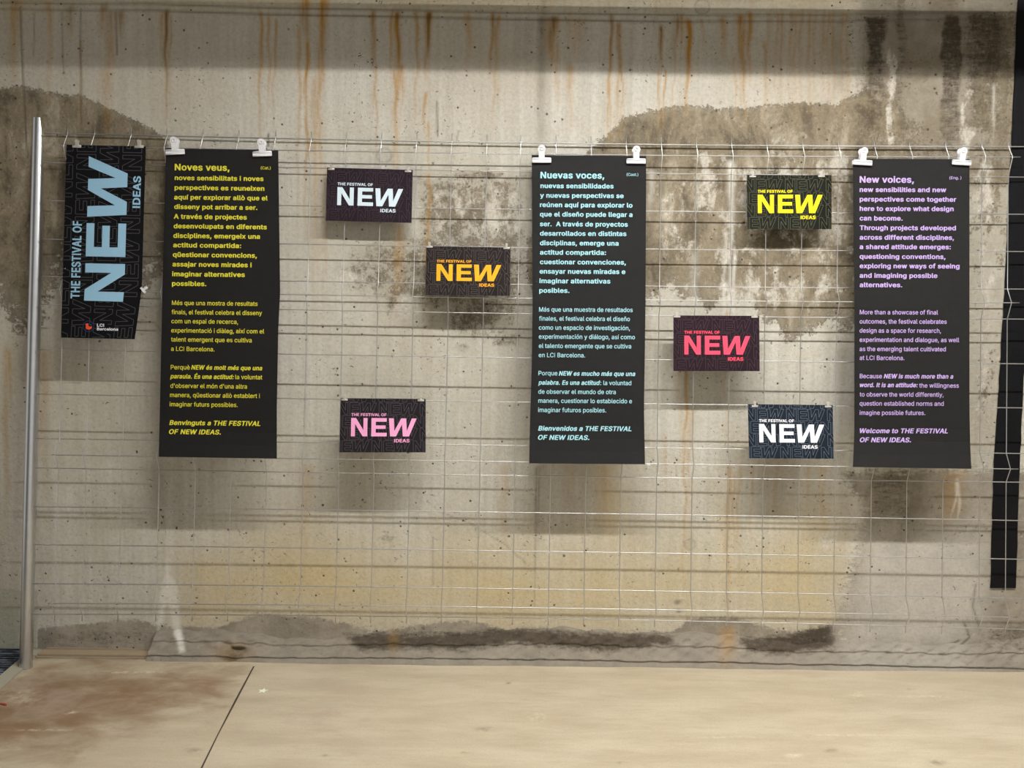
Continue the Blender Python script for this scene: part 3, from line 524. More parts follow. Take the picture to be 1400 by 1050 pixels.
# ------------------------------------------------------------------ outlines of the letters (advance, light loops, bold loops)
GLYPHS = {" ":[188,[],[]],
"'":[206,[[[71,313],[129,311],[135,313],[139,321],[146,505],[145,513],[137,516],[73,516],[61,513],[67,321]]],[[[55,305],[73,298],[129,298],[145,301],[157,313],[165,505],[165,513],[153,525],[137,529],[65,528],[49,523],[41,513],[48,321]]]],
"(":[273,[[[169,-101],[236,-103],[243,-101],[246,-93],[207,-5],[181,75],[167,139],[162,203],[166,267],[178,339],[207,443],[247,539],[236,546],[172,545],[160,531],[137,483],[113,419],[94,347],[82,275],[79,179],[93,83],[124,-13]]],[[[154,-109],[172,-116],[236,-116],[252,-113],[265,-101],[266,-93],[227,-5],[202,67],[188,131],[182,187],[185,267],[201,355],[227,443],[266,539],[260,550],[244,558],[172,559],[159,555],[149,547],[120,491],[102,443],[80,371],[66,299],[60,235],[60,179],[73,83],[104,-13],[130,-69]]]],
")":[273,[[[30,-101],[96,-103],[104,-101],[110,-93],[139,-37],[162,19],[180,83],[192,147],[193,251],[174,371],[136,484],[108,539],[96,546],[40,546],[26,539],[63,451],[86,379],[104,291],[111,211],[107,147],[95,83],[69,3],[27,-93]]],[[[15,-109],[32,-116],[96,-116],[120,-108],[155,-45],[181,19],[200,83],[210,139],[214,203],[212,251],[203,323],[191,379],[172,443],[146,507],[124,547],[104,558],[32,559],[16,553],[7,539],[44,451],[66,379],[85,291],[92,211],[89,155],[79,99],[49,3],[8,-93],[8,-101]]]],
",":[188,[[[30,-124],[89,-126],[96,-116],[147,68],[145,76],[60,76],[27,-116]]],[[[15,-132],[33,-139],[89,-139],[105,-134],[113,-126],[166,68],[160,84],[137,91],[65,91],[49,86],[41,79],[8,-116],[9,-124]]]],
".":[188,[[[80,-9],[117,-8],[138,7],[148,23],[152,47],[147,63],[135,79],[117,90],[93,94],[77,91],[55,79],[43,63],[39,47],[42,23],[61,-1]]],[[[61,-17],[85,-24],[117,-22],[141,-12],[157,2],[168,23],[171,47],[163,71],[149,88],[122,103],[85,106],[53,95],[33,79],[21,55],[22,23],[37,-1]]]],
":":[188,[[[80,-9],[117,-8],[138,7],[148,23],[152,47],[147,63],[135,79],[117,90],[93,94],[77,91],[55,79],[43,63],[39,47],[42,23],[61,-1]],[[67,271],[85,265],[109,265],[125,271],[142,287],[150,303],[151,327],[145,343],[129,359],[109,367],[85,368],[61,359],[46,343],[40,327],[40,303],[48,287]]],[[[61,-17],[85,-24],[117,-22],[141,-12],[157,2],[168,23],[171,47],[163,71],[149,88],[122,103],[85,106],[53,95],[33,79],[21,55],[22,23],[37,-1]],[[69,255],[93,251],[125,256],[149,269],[163,287],[171,311],[168,335],[160,351],[141,369],[109,381],[77,380],[53,371],[30,351],[20,327],[24,295],[41,271]]]],
"A":[480,[[[9,-5],[93,-5],[142,131],[155,135],[331,135],[337,131],[387,-5],[470,-5],[473,3],[283,513],[203,516],[195,514],[190,507],[6,3]],[[171,209],[235,407],[243,403],[308,211],[299,206],[179,206]]],[[[-6,-13],[19,-20],[91,-20],[108,-13],[114,-5],[156,115],[163,122],[171,122],[315,122],[323,115],[366,-5],[372,-13],[395,-20],[467,-20],[483,-15],[492,-5],[490,11],[308,507],[297,523],[275,529],[195,528],[181,523],[173,515],[-13,3],[-13,-5]],[[195,219],[195,227],[235,346],[243,341],[284,219]]]],
"B":[456,[[[53,-5],[247,-7],[311,-1],[348,11],[375,26],[394,43],[412,67],[422,91],[428,123],[428,155],[421,187],[409,211],[390,235],[370,251],[338,267],[376,291],[399,322],[409,363],[406,403],[396,435],[383,456],[344,491],[303,508],[263,515],[63,516],[55,515],[49,507],[49,3]],[[143,64],[136,67],[136,75],[136,219],[143,224],[247,224],[279,220],[311,204],[333,179],[343,155],[343,123],[334,99],[311,77],[287,68],[263,65]],[[143,293],[136,299],[136,443],[255,444],[287,436],[309,419],[322,395],[324,363],[314,331],[295,310],[271,298],[247,293]]],[[[37,-13],[63,-20],[247,-20],[318,-13],[359,0],[383,14],[409,35],[428,59],[441,91],[446,115],[447,147],[443,179],[430,211],[415,232],[396,251],[371,267],[399,291],[419,323],[428,363],[425,403],[416,435],[402,459],[383,481],[360,499],[311,520],[263,528],[55,528],[39,523],[32,515],[30,3]],[[159,78],[155,83],[155,203],[159,210],[271,208],[295,197],[313,179],[323,155],[325,131],[318,107],[303,90],[287,82],[263,78]],[[159,305],[155,315],[155,427],[159,431],[255,431],[279,424],[293,411],[304,387],[305,363],[298,339],[279,318],[247,306]]]],
"C":[510,[[[236,-12],[283,-13],[315,-9],[361,4],[395,22],[423,44],[451,76],[472,116],[483,156],[482,164],[475,167],[403,166],[379,116],[355,90],[315,68],[267,60],[219,68],[188,84],[155,115],[135,148],[121,188],[115,228],[115,276],[122,324],[137,364],[151,388],[171,411],[195,429],[219,441],[251,448],[307,443],[339,430],[363,411],[381,388],[397,348],[403,343],[475,342],[484,348],[476,380],[463,412],[442,444],[419,468],[395,486],[363,504],[299,521],[267,523],[211,516],[164,500],[123,475],[85,436],[60,396],[41,348],[33,308],[29,252],[35,188],[48,140],[71,92],[102,52],[142,20],[187,-1]]],[[[204,-20],[267,-27],[307,-24],[355,-13],[394,4],[429,28],[460,60],[485,100],[499,140],[502,164],[497,172],[483,179],[395,178],[384,172],[363,124],[339,97],[307,80],[267,73],[235,77],[203,92],[171,122],[151,156],[141,188],[134,228],[134,276],[140,316],[153,356],[167,380],[187,404],[211,422],[235,431],[267,436],[299,432],[323,422],[355,396],[370,372],[381,340],[395,330],[475,328],[491,332],[500,340],[501,356],[490,396],[474,428],[450,460],[425,484],[395,504],[331,528],[283,535],[235,534],[179,522],[131,499],[91,468],[58,428],[33,380],[20,340],[11,284],[12,220],[21,164],[42,108],[73,60],[107,26],[155,-3]]]],
"D":[502,[[[53,-5],[223,-7],[303,4],[335,14],[375,37],[402,59],[431,95],[453,139],[468,195],[472,259],[468,315],[453,371],[431,415],[402,451],[361,483],[311,504],[255,514],[63,516],[55,515],[49,507],[49,3]],[[143,64],[136,67],[136,75],[136,443],[239,444],[295,431],[327,412],[351,388],[370,355],[381,323],[387,283],[387,235],[381,187],[370,155],[357,131],[338,107],[295,78],[239,65]]],[[[37,-13],[55,-20],[215,-20],[255,-18],[311,-8],[344,3],[391,29],[417,51],[444,83],[473,139],[487,195],[491,259],[487,315],[473,371],[450,419],[417,459],[391,481],[351,504],[322,515],[255,527],[55,528],[39,523],[32,515],[30,3]],[[159,78],[155,83],[155,427],[167,432],[223,432],[279,422],[303,411],[323,395],[342,371],[357,339],[366,299],[369,259],[366,211],[357,171],[330,123],[311,105],[287,90],[239,78]]]],
"E":[419,[[[53,-5],[383,-5],[386,3],[386,59],[375,64],[143,64],[136,67],[136,75],[136,219],[143,222],[351,222],[366,227],[366,235],[366,283],[359,292],[151,293],[143,293],[136,299],[136,443],[375,445],[383,451],[383,507],[377,515],[63,516],[55,515],[49,507],[49,3]]],[[[37,-13],[63,-20],[375,-20],[391,-17],[404,-5],[405,59],[401,67],[391,74],[375,77],[167,77],[155,83],[155,203],[159,208],[359,209],[382,219],[385,235],[384,291],[367,304],[156,307],[155,427],[167,432],[375,432],[389,435],[399,443],[402,451],[402,507],[401,515],[393,523],[375,529],[63,529],[47,527],[32,515],[30,3]]]],
"F":[410,[[[53,-5],[127,-7],[135,1],[136,211],[143,214],[343,214],[357,219],[357,275],[351,284],[151,285],[136,291],[136,443],[375,447],[380,451],[380,459],[380,507],[375,514],[63,516],[55,515],[49,507],[49,3]]],[[[37,-13],[55,-20],[127,-20],[143,-16],[154,-5],[155,195],[159,200],[351,202],[372,211],[376,219],[375,283],[359,296],[157,299],[155,427],[167,432],[383,434],[396,443],[399,451],[399,507],[398,515],[390,523],[367,529],[63,529],[47,527],[32,515],[30,3]]]],
"H":[517,[[[53,-5],[127,-7],[135,1],[136,219],[151,225],[375,224],[381,219],[383,-2],[391,-7],[464,-5],[468,3],[468,507],[463,514],[391,516],[381,507],[381,299],[375,296],[143,296],[136,299],[136,507],[127,516],[55,515],[49,507],[49,3]]],[[[37,-13],[55,-20],[127,-20],[143,-16],[154,-5],[155,203],[159,212],[361,211],[363,-5],[375,-16],[391,-20],[463,-20],[480,-13],[487,3],[487,507],[479,522],[463,528],[391,529],[375,525],[364,515],[362,315],[351,309],[159,310],[155,315],[153,515],[143,524],[119,529],[55,528],[39,523],[32,515],[30,3]]]],
"I":[190,[[[58,-6],[130,-6],[130,515],[58,515]]],[[[36,-20],[152,-20],[152,529],[36,529]]]],
"L":[393,[[[53,-5],[359,-7],[369,-5],[372,3],[372,59],[367,62],[143,64],[136,67],[136,507],[127,516],[56,515],[49,507],[49,3]]],[[[37,-13],[63,-20],[359,-20],[375,-18],[390,-5],[391,59],[387,67],[375,75],[167,77],[155,83],[155,507],[151,518],[135,527],[55,528],[39,523],[30,507],[30,3]]]],
"M":[628,[[[53,-5],[119,-7],[129,-5],[133,3],[132,347],[135,357],[274,3],[279,-5],[287,-7],[343,-7],[351,-3],[487,345],[492,339],[493,323],[493,3],[497,-5],[503,-7],[575,-5],[579,3],[579,507],[575,513],[479,516],[471,515],[464,507],[319,122],[311,121],[289,187],[164,507],[151,516],[55,515],[49,507],[49,3]]],[[[37,-13],[55,-20],[127,-20],[143,-14],[151,-5],[152,227],[153,235],[159,241],[257,-5],[263,-13],[287,-20],[343,-20],[364,-13],[371,-5],[471,251],[474,235],[475,-5],[487,-16],[503,-20],[575,-19],[591,-12],[598,3],[598,507],[591,521],[567,529],[471,528],[455,523],[448,515],[319,181],[311,179],[180,515],[167,526],[151,529],[55,528],[39,523],[30,507],[30,3]]]],
"N":[523,[[[53,-5],[127,-7],[136,3],[135,383],[375,0],[383,-7],[391,-7],[471,-5],[474,3],[474,507],[471,512],[463,516],[399,516],[388,507],[388,147],[383,136],[149,507],[135,516],[55,515],[49,507],[49,3]]],[[[37,-13],[55,-20],[127,-20],[143,-16],[154,-5],[155,299],[159,307],[364,-13],[383,-20],[463,-20],[487,-12],[493,3],[493,507],[492,515],[484,523],[463,529],[399,529],[383,526],[370,515],[367,197],[159,521],[135,529],[55,528],[39,523],[32,515],[30,3]]]],
"O":[533,[[[235,-12],[267,-14],[323,-8],[371,9],[414,36],[446,68],[476,116],[493,164],[503,220],[503,284],[494,340],[484,372],[460,420],[427,460],[387,491],[347,510],[291,521],[235,521],[187,510],[147,491],[116,468],[85,436],[60,396],[41,348],[31,292],[29,252],[35,188],[48,140],[71,92],[103,52],[143,20],[187,-1]],[[267,60],[235,63],[203,75],[177,92],[154,116],[135,148],[123,180],[115,252],[122,324],[137,364],[157,396],[179,418],[203,434],[235,445],[267,449],[299,445],[326,436],[352,420],[377,396],[397,364],[411,324],[419,252],[410,180],[399,148],[380,116],[357,92],[331,75],[299,64]]],[[[204,-20],[243,-26],[299,-25],[355,-13],[403,10],[443,41],[467,68],[492,108],[512,164],[522,220],[522,284],[511,348],[490,404],[464,444],[424,484],[379,512],[323,530],[267,536],[211,530],[179,522],[131,499],[91,468],[58,428],[33,380],[20,340],[11,284],[12,220],[21,164],[42,108],[73,60],[107,26],[155,-3]],[[243,75],[217,84],[192,100],[171,122],[155,148],[143,180],[136,212],[134,252],[137,300],[153,356],[171,387],[187,404],[227,429],[251,435],[283,435],[308,428],[337,412],[362,388],[377,364],[387,340],[397,300],[400,252],[397,212],[391,180],[379,148],[363,123],[342,100],[317,84],[294,76],[267,73]]]],
"P":[445,[[[53,-5],[127,-7],[135,1],[136,171],[143,179],[255,179],[303,187],[335,200],[359,215],[381,235],[398,259],[411,291],[418,323],[419,363],[414,395],[402,427],[388,451],[367,473],[342,491],[303,507],[255,515],[63,516],[55,515],[49,507],[49,3]],[[143,249],[136,251],[136,259],[136,443],[255,444],[286,435],[309,419],[327,387],[333,347],[327,307],[308,275],[285,259],[255,251]]],[[[37,-13],[55,-20],[127,-20],[143,-16],[154,-5],[155,163],[263,167],[311,175],[342,187],[369,203],[409,243],[425,275],[435,307],[439,347],[435,387],[426,419],[409,451],[389,475],[367,493],[319,516],[263,528],[55,528],[39,523],[32,515],[30,3]],[[159,263],[155,267],[155,427],[167,432],[247,431],[271,426],[287,417],[305,395],[314,355],[310,315],[295,286],[279,272],[255,264]]]],
"S":[447,[[[189,-14],[225,-16],[273,-12],[313,-2],[345,13],[374,34],[395,58],[411,90],[418,122],[419,154],[411,186],[392,218],[369,240],[313,271],[169,317],[145,333],[130,354],[127,386],[141,418],[169,440],[209,451],[257,448],[291,434],[313,413],[326,378],[337,371],[401,371],[409,375],[410,394],[401,426],[375,466],[329,500],[297,513],[265,520],[225,522],[185,519],[145,509],[113,494],[86,474],[65,450],[51,426],[43,394],[42,354],[48,330],[65,298],[90,274],[153,241],[289,199],[313,184],[330,162],[334,146],[333,122],[315,90],[281,67],[241,57],[193,59],[153,74],[128,98],[115,138],[105,144],[41,144],[28,138],[32,106],[40,82],[53,58],[74,34],[121,4],[153,-7]]],[[[156,-22],[201,-28],[249,-28],[297,-21],[337,-7],[377,16],[401,39],[420,66],[433,98],[438,138],[433,178],[419,210],[393,241],[361,264],[329,280],[177,329],[155,346],[147,362],[148,394],[161,416],[185,431],[217,438],[249,436],[281,423],[300,402],[310,370],[321,361],[401,358],[417,361],[428,370],[429,394],[424,418],[414,442],[397,466],[353,503],[297,527],[249,535],[201,534],[161,528],[121,515],[89,497],[57,468],[39,442],[26,410],[22,370],[28,330],[44,298],[65,275],[97,251],[129,236],[281,187],[305,170],[314,154],[313,122],[297,95],[265,76],[225,69],[185,75],[157,90],[140,114],[131,146],[118,154],[33,156],[12,146],[8,138],[15,98],[28,66],[44,42],[65,21],[92,2]]]],
"T":[449,[[[185,-5],[259,-7],[268,3],[269,443],[419,445],[428,451],[428,507],[421,515],[35,516],[27,515],[21,507],[21,451],[27,446],[181,443],[182,3]]],[[[170,-13],[187,-20],[259,-20],[275,-16],[286,-5],[287,427],[299,432],[419,432],[435,436],[444,443],[447,459],[447,507],[445,515],[435,525],[419,529],[35,529],[19,527],[3,515],[2,451],[5,443],[16,435],[35,432],[155,432],[163,427],[163,3]]]],
"V":[480,[[[197,-5],[275,-7],[285,-5],[290,3],[474,507],[468,515],[395,516],[383,507],[243,98],[235,109],[96,507],[91,513],[83,516],[12,515],[6,507]]],[[[181,-13],[203,-20],[283,-20],[299,-14],[307,-5],[490,499],[491,515],[483,523],[467,528],[395,529],[379,526],[366,515],[243,160],[235,170],[113,515],[99,526],[83,529],[11,528],[-5,523],[-12,515],[-11,499],[175,-5]]]],
"W":[686,[[[147,-5],[227,-7],[238,-5],[242,3],[339,364],[347,360],[443,3],[451,-6],[537,-5],[680,507],[675,514],[603,516],[592,507],[491,120],[387,513],[379,516],[307,516],[299,514],[295,507],[195,125],[187,142],[94,507],[83,516],[11,515],[6,507]]],[[[132,-13],[155,-20],[235,-20],[251,-14],[259,-5],[339,290],[347,286],[427,-6],[435,-15],[451,-20],[531,-20],[553,-13],[562,3],[697,499],[698,515],[691,522],[675,528],[603,529],[587,526],[575,515],[491,199],[411,507],[400,523],[379,529],[307,529],[291,526],[278,515],[195,203],[187,220],[111,515],[99,525],[83,529],[11,528],[-5,523],[-12,515],[-13,503],[124,3]]]],
"a":[389,[[[132,-14],[169,-15],[201,-11],[225,-3],[265,20],[266,2],[273,-7],[337,-7],[348,2],[348,250],[342,298],[333,322],[313,349],[289,368],[257,382],[217,390],[185,391],[153,388],[113,376],[81,359],[58,338],[41,314],[30,290],[41,283],[97,267],[105,268],[128,298],[145,311],[169,321],[201,324],[225,319],[241,311],[254,298],[261,282],[264,250],[257,240],[145,222],[97,210],[53,186],[28,154],[21,130],[20,98],[26,66],[37,42],[50,26],[73,7],[100,-6]],[[137,58],[113,74],[105,90],[104,114],[116,138],[137,152],[161,158],[257,174],[264,170],[261,114],[250,90],[235,74],[217,62],[193,54],[161,53]]],[[[105,-22],[137,-27],[177,-28],[217,-21],[249,-8],[257,-15],[273,-20],[337,-20],[353,-16],[365,-6],[367,250],[361,298],[348,330],[331,354],[313,370],[281,388],[241,400],[193,404],[153,401],[113,391],[81,377],[51,354],[30,330],[13,298],[14,282],[25,274],[97,254],[121,260],[145,292],[177,309],[217,308],[232,298],[242,282],[245,258],[241,249],[137,234],[81,219],[38,194],[22,178],[8,154],[1,122],[1,90],[6,66],[17,42],[33,20],[53,2]],[[161,66],[137,73],[124,90],[123,114],[131,130],[145,140],[169,146],[241,157],[245,154],[242,114],[225,87],[201,71]]]],
"b":[424,[[[202,-13],[248,-14],[289,-5],[331,19],[362,51],[387,99],[398,147],[400,211],[393,259],[378,299],[351,339],[324,363],[288,382],[248,391],[192,388],[160,375],[128,349],[125,355],[125,507],[120,514],[112,516],[48,515],[42,507],[42,3],[46,-5],[56,-7],[119,-5],[128,29],[160,2]],[[192,58],[174,67],[156,83],[134,123],[124,171],[128,235],[142,275],[169,307],[200,321],[240,321],[258,315],[280,300],[293,283],[306,259],[317,203],[313,147],[296,99],[266,67],[232,54]]],[[[177,-21],[232,-28],[280,-22],[328,-2],[368,31],[397,75],[413,123],[420,187],[412,259],[398,299],[380,331],[350,363],[320,383],[280,398],[248,404],[192,401],[152,388],[144,395],[144,507],[135,523],[112,529],[40,527],[24,515],[23,507],[24,-5],[32,-14],[48,-20],[120,-19],[144,-6]],[[192,74],[165,99],[151,131],[143,179],[146,227],[158,267],[176,292],[200,307],[232,309],[248,304],[264,293],[286,259],[298,203],[294,147],[280,107],[256,78],[240,70],[224,67]]]],
"c":[396,[[[179,-13],[245,-12],[301,8],[327,27],[349,51],[373,99],[371,107],[365,109],[301,124],[293,116],[277,85],[261,70],[237,58],[205,54],[181,57],[159,67],[141,83],[124,107],[109,163],[110,219],[125,270],[139,291],[157,308],[173,317],[197,322],[221,322],[245,316],[270,299],[283,283],[293,259],[301,255],[372,275],[356,315],[325,351],[285,376],[237,389],[205,391],[165,387],[125,374],[95,355],[70,331],[53,307],[38,275],[27,235],[23,187],[27,139],[39,99],[55,67],[80,35],[109,11],[141,-4]]],[[[151,-21],[181,-27],[229,-27],[269,-20],[307,-5],[333,11],[358,35],[380,67],[392,99],[392,107],[381,118],[301,137],[285,132],[277,125],[265,99],[245,77],[221,68],[197,67],[181,71],[164,83],[150,99],[137,123],[127,171],[130,227],[148,275],[173,301],[205,310],[237,304],[262,283],[278,251],[293,243],[309,242],[373,258],[389,270],[390,283],[381,307],[354,347],[317,376],[269,396],[221,404],[181,403],[141,395],[109,382],[77,361],[48,331],[28,299],[13,259],[5,211],[5,163],[12,123],[26,83],[50,43],[77,16],[117,-9]]]],
"d":[424,[[[169,-13],[213,-14],[245,-8],[269,4],[301,30],[302,3],[309,-7],[373,-7],[381,-2],[383,507],[376,515],[309,516],[300,507],[300,363],[297,355],[293,353],[258,379],[229,388],[181,391],[141,383],[109,368],[77,343],[55,315],[37,277],[27,235],[24,171],[30,123],[44,83],[63,51],[93,19],[133,-4]],[[181,57],[148,75],[124,107],[110,155],[109,219],[122,267],[144,299],[165,314],[181,320],[221,321],[256,307],[272,291],[286,267],[299,219],[298,155],[284,107],[261,75],[229,57],[205,54]]],[[[142,-21],[173,-27],[213,-28],[245,-22],[285,-7],[293,-15],[309,-20],[373,-20],[389,-16],[401,-5],[402,507],[400,515],[389,525],[373,529],[309,529],[293,525],[285,519],[281,507],[281,395],[277,385],[245,399],[213,404],[173,403],[133,395],[109,385],[75,363],[45,331],[26,299],[12,259],[5,211],[7,147],[18,99],[36,59],[61,26],[93,0]],[[181,71],[155,91],[137,123],[127,171],[128,219],[139,259],[159,291],[181,306],[213,309],[229,305],[245,295],[270,259],[281,211],[279,155],[268,115],[245,82],[229,72],[213,67]]]],
"e":[404,[[[182,-13],[245,-13],[277,-5],[309,9],[351,43],[367,67],[376,91],[365,98],[301,112],[295,107],[282,83],[264,67],[237,56],[205,53],[181,57],[157,68],[139,83],[122,107],[108,155],[109,159],[117,162],[373,162],[382,171],[377,251],[368,283],[347,323],[325,348],[293,370],[261,383],[229,390],[189,391],[157,386],[125,374],[93,354],[63,323],[44,291],[30,251],[24,211],[24,163],[31,123],[45,83],[59,59],[79,35],[110,11],[146,-5]],[[109,234],[119,267],[142,299],[173,318],[205,323],[237,318],[266,299],[287,267],[296,235],[293,230],[285,228],[125,228],[117,228]]],[[[153,-21],[189,-27],[229,-28],[269,-22],[301,-11],[333,6],[359,27],[378,51],[393,83],[392,99],[381,108],[301,125],[279,115],[266,91],[249,75],[229,68],[197,67],[162,83],[147,99],[135,123],[129,147],[133,149],[373,149],[389,153],[399,163],[401,211],[396,251],[388,283],[373,315],[349,347],[325,368],[293,386],[261,397],[221,404],[181,403],[140,395],[109,382],[77,361],[48,331],[28,299],[13,259],[5,211],[5,163],[14,115],[29,75],[50,43],[77,16],[117,-9]],[[133,241],[130,243],[139,267],[157,291],[181,306],[205,310],[229,306],[251,291],[267,267],[274,243]]]],
"f":[254,[[[73,-5],[145,-7],[153,3],[153,315],[161,320],[233,321],[239,331],[239,379],[233,385],[153,387],[154,435],[161,453],[177,465],[201,467],[225,462],[238,467],[253,523],[241,529],[209,536],[169,536],[137,528],[113,516],[89,494],[75,467],[67,387],[9,386],[-5,379],[-2,323],[57,320],[70,315],[70,3]]],[[[58,-13],[73,-19],[145,-20],[161,-15],[171,-5],[172,299],[177,307],[241,309],[252,315],[258,331],[256,387],[246,395],[233,399],[177,399],[172,403],[173,435],[185,453],[233,449],[254,459],[273,523],[269,531],[256,539],[217,548],[177,550],[145,545],[110,531],[81,510],[62,483],[52,451],[51,403],[41,399],[-7,397],[-21,387],[-24,331],[-17,315],[1,307],[50,307],[51,3]]]],
"g":[425,[[[172,-156],[245,-155],[301,-140],[325,-127],[348,-108],[373,-68],[383,-12],[383,372],[383,380],[373,386],[309,386],[302,380],[301,347],[271,372],[237,387],[189,391],[141,383],[103,364],[75,340],[52,308],[37,276],[24,212],[26,148],[43,92],[56,68],[77,43],[123,12],[157,2],[181,-2],[237,2],[269,16],[293,35],[300,28],[299,-20],[293,-45],[277,-68],[253,-82],[205,-90],[165,-84],[137,-68],[109,-36],[101,-34],[40,-68],[59,-100],[85,-124],[125,-144]],[[189,67],[165,74],[149,84],[125,113],[110,156],[108,212],[119,260],[141,296],[173,318],[213,322],[237,317],[253,309],[283,276],[297,236],[300,172],[290,124],[269,92],[237,71],[213,66]]],[[[142,-164],[181,-169],[221,-170],[293,-157],[325,-144],[349,-128],[370,-108],[386,-84],[398,-52],[402,-4],[402,380],[399,388],[389,396],[373,399],[309,399],[293,394],[285,386],[277,386],[245,399],[213,404],[149,399],[109,385],[77,364],[46,332],[27,300],[7,236],[5,164],[19,100],[47,52],[92,12],[149,-10],[213,-15],[245,-9],[277,3],[281,-4],[277,-36],[269,-52],[253,-66],[229,-75],[197,-77],[173,-72],[151,-60],[124,-28],[101,-21],[85,-24],[24,-60],[21,-68],[26,-84],[60,-124],[97,-148]],[[181,83],[155,100],[136,132],[127,172],[128,220],[139,260],[157,289],[181,306],[213,309],[229,305],[245,296],[267,268],[281,220],[281,164],[270,124],[246,92],[229,83],[213,80]]]],
"h":[410,[[[45,-5],[121,-5],[125,3],[125,227],[129,259],[138,283],[160,307],[184,318],[208,322],[232,319],[256,308],[271,291],[281,267],[285,235],[288,-4],[296,-7],[360,-7],[368,3],[367,259],[363,291],[351,323],[335,347],[312,368],[280,383],[248,390],[208,390],[176,383],[151,371],[128,352],[125,363],[125,507],[117,515],[48,515],[42,507],[42,3]]],[[[30,-13],[48,-20],[120,-20],[136,-14],[143,-5],[146,251],[154,275],[166,291],[184,304],[208,309],[224,307],[242,299],[255,283],[264,259],[267,-5],[280,-17],[304,-20],[368,-19],[380,-13],[386,-5],[386,259],[382,291],[371,323],[352,354],[333,371],[312,385],[280,398],[248,403],[208,403],[152,388],[144,395],[142,515],[135,523],[120,528],[48,528],[32,523],[23,507],[23,3]]]],
"i":[167,[[[45,-5],[116,-7],[125,3],[125,379],[116,386],[52,386],[42,379],[42,3]],[[55,443],[76,436],[92,436],[108,441],[123,451],[134,467],[137,483],[134,499],[124,515],[108,526],[84,531],[60,526],[44,515],[33,499],[31,475],[38,459]]],[[[30,-13],[52,-20],[116,-20],[132,-16],[143,-5],[144,379],[140,388],[124,398],[44,399],[28,391],[23,379],[23,3]],[[57,427],[84,423],[108,426],[128,435],[145,451],[154,467],[156,491],[148,511],[132,528],[100,542],[68,542],[39,531],[22,515],[12,491],[14,467],[29,443]]]],
"j":[167,[[[-17,-148],[33,-147],[73,-134],[103,-108],[121,-68],[125,-28],[125,380],[113,386],[49,386],[42,380],[40,-44],[36,-60],[25,-73],[-20,-84],[-21,-140]],[[77,436],[97,437],[114,444],[130,460],[136,476],[136,492],[129,508],[113,523],[97,529],[73,530],[56,524],[38,508],[31,492],[33,468],[41,454],[57,442]]],[[[-33,-156],[-15,-162],[17,-162],[49,-158],[77,-148],[102,-132],[118,-116],[138,-76],[144,-28],[144,380],[140,388],[129,396],[49,399],[33,394],[23,380],[22,-36],[19,-52],[9,-65],[-23,-69],[-35,-76],[-40,-84],[-40,-140]],[[53,428],[73,423],[97,424],[121,431],[139,444],[151,460],[156,484],[150,508],[137,524],[113,539],[81,544],[49,537],[25,519],[12,492],[13,468],[28,444]]]],
"k":[381,[[[45,-5],[121,-5],[125,3],[126,139],[152,163],[286,-5],[376,-7],[382,3],[218,211],[216,219],[371,379],[360,386],[280,385],[128,232],[125,243],[125,507],[117,515],[48,515],[42,507],[42,3]]],[[[30,-13],[56,-20],[120,-20],[136,-13],[144,3],[144,131],[152,138],[272,-13],[288,-20],[376,-20],[392,-15],[401,-5],[397,11],[239,211],[239,219],[387,371],[388,387],[376,396],[360,399],[280,399],[266,395],[152,280],[144,283],[144,507],[136,522],[120,528],[48,528],[32,523],[23,507],[23,3]]]],
"l":[189,[[[115,-7],[144,-9],[176,-6],[191,1],[190,9],[180,57],[168,61],[136,61],[131,65],[126,81],[123,513],[112,516],[48,515],[42,505],[43,65],[49,41],[64,17],[88,0]]],[[[91,-15],[120,-21],[168,-20],[200,-13],[210,1],[195,65],[176,74],[152,72],[145,81],[143,513],[136,522],[120,528],[48,528],[29,521],[23,505],[23,73],[30,41],[43,17],[64,-3]]]],
"m":[610,[[[45,-5],[121,-5],[125,3],[125,235],[128,267],[139,291],[153,307],[176,319],[200,323],[224,319],[240,310],[256,292],[262,275],[263,3],[267,-5],[336,-7],[344,-4],[348,267],[358,291],[371,307],[392,319],[416,323],[440,321],[464,308],[478,291],[483,275],[485,3],[488,-4],[496,-7],[564,-5],[568,3],[567,267],[561,307],[546,339],[525,363],[504,377],[480,387],[448,393],[408,391],[376,381],[345,363],[320,336],[288,372],[264,385],[240,392],[208,393],[176,386],[152,374],[128,354],[123,363],[123,379],[112,386],[48,385],[42,379],[42,3]]],[[[30,-13],[48,-20],[120,-20],[136,-14],[143,-5],[146,259],[155,283],[168,298],[184,308],[200,310],[216,307],[229,299],[240,283],[244,267],[244,3],[252,-13],[272,-20],[336,-20],[352,-17],[364,-5],[366,259],[373,283],[384,297],[399,307],[416,310],[432,309],[450,299],[461,283],[465,267],[467,-5],[480,-17],[496,-20],[560,-20],[579,-13],[587,3],[586,267],[580,307],[561,347],[540,371],[516,387],[488,399],[456,405],[424,406],[384,399],[352,385],[320,364],[304,379],[280,394],[240,405],[192,404],[144,387],[128,396],[112,399],[48,399],[32,393],[23,379],[23,3]]]],
"n":[410,[[[45,-5],[121,-5],[125,3],[125,227],[129,259],[138,283],[160,307],[184,318],[208,322],[232,319],[256,308],[271,291],[281,267],[285,235],[288,-4],[296,-7],[364,-5],[368,3],[366,275],[351,323],[335,347],[318,363],[288,381],[240,391],[208,390],[176,383],[151,371],[128,352],[123,363],[123,379],[112,386],[56,386],[42,379],[42,3]]],[[[30,-13],[48,-20],[120,-20],[136,-14],[143,-5],[146,251],[154,275],[166,291],[184,304],[208,309],[224,307],[242,299],[255,283],[264,259],[267,-5],[280,-17],[296,-20],[360,-20],[376,-16],[384,-9],[387,3],[385,275],[377,307],[367,331],[350,355],[333,371],[288,395],[240,404],[184,399],[144,384],[128,396],[112,399],[48,399],[34,395],[25,387],[23,3]]]],
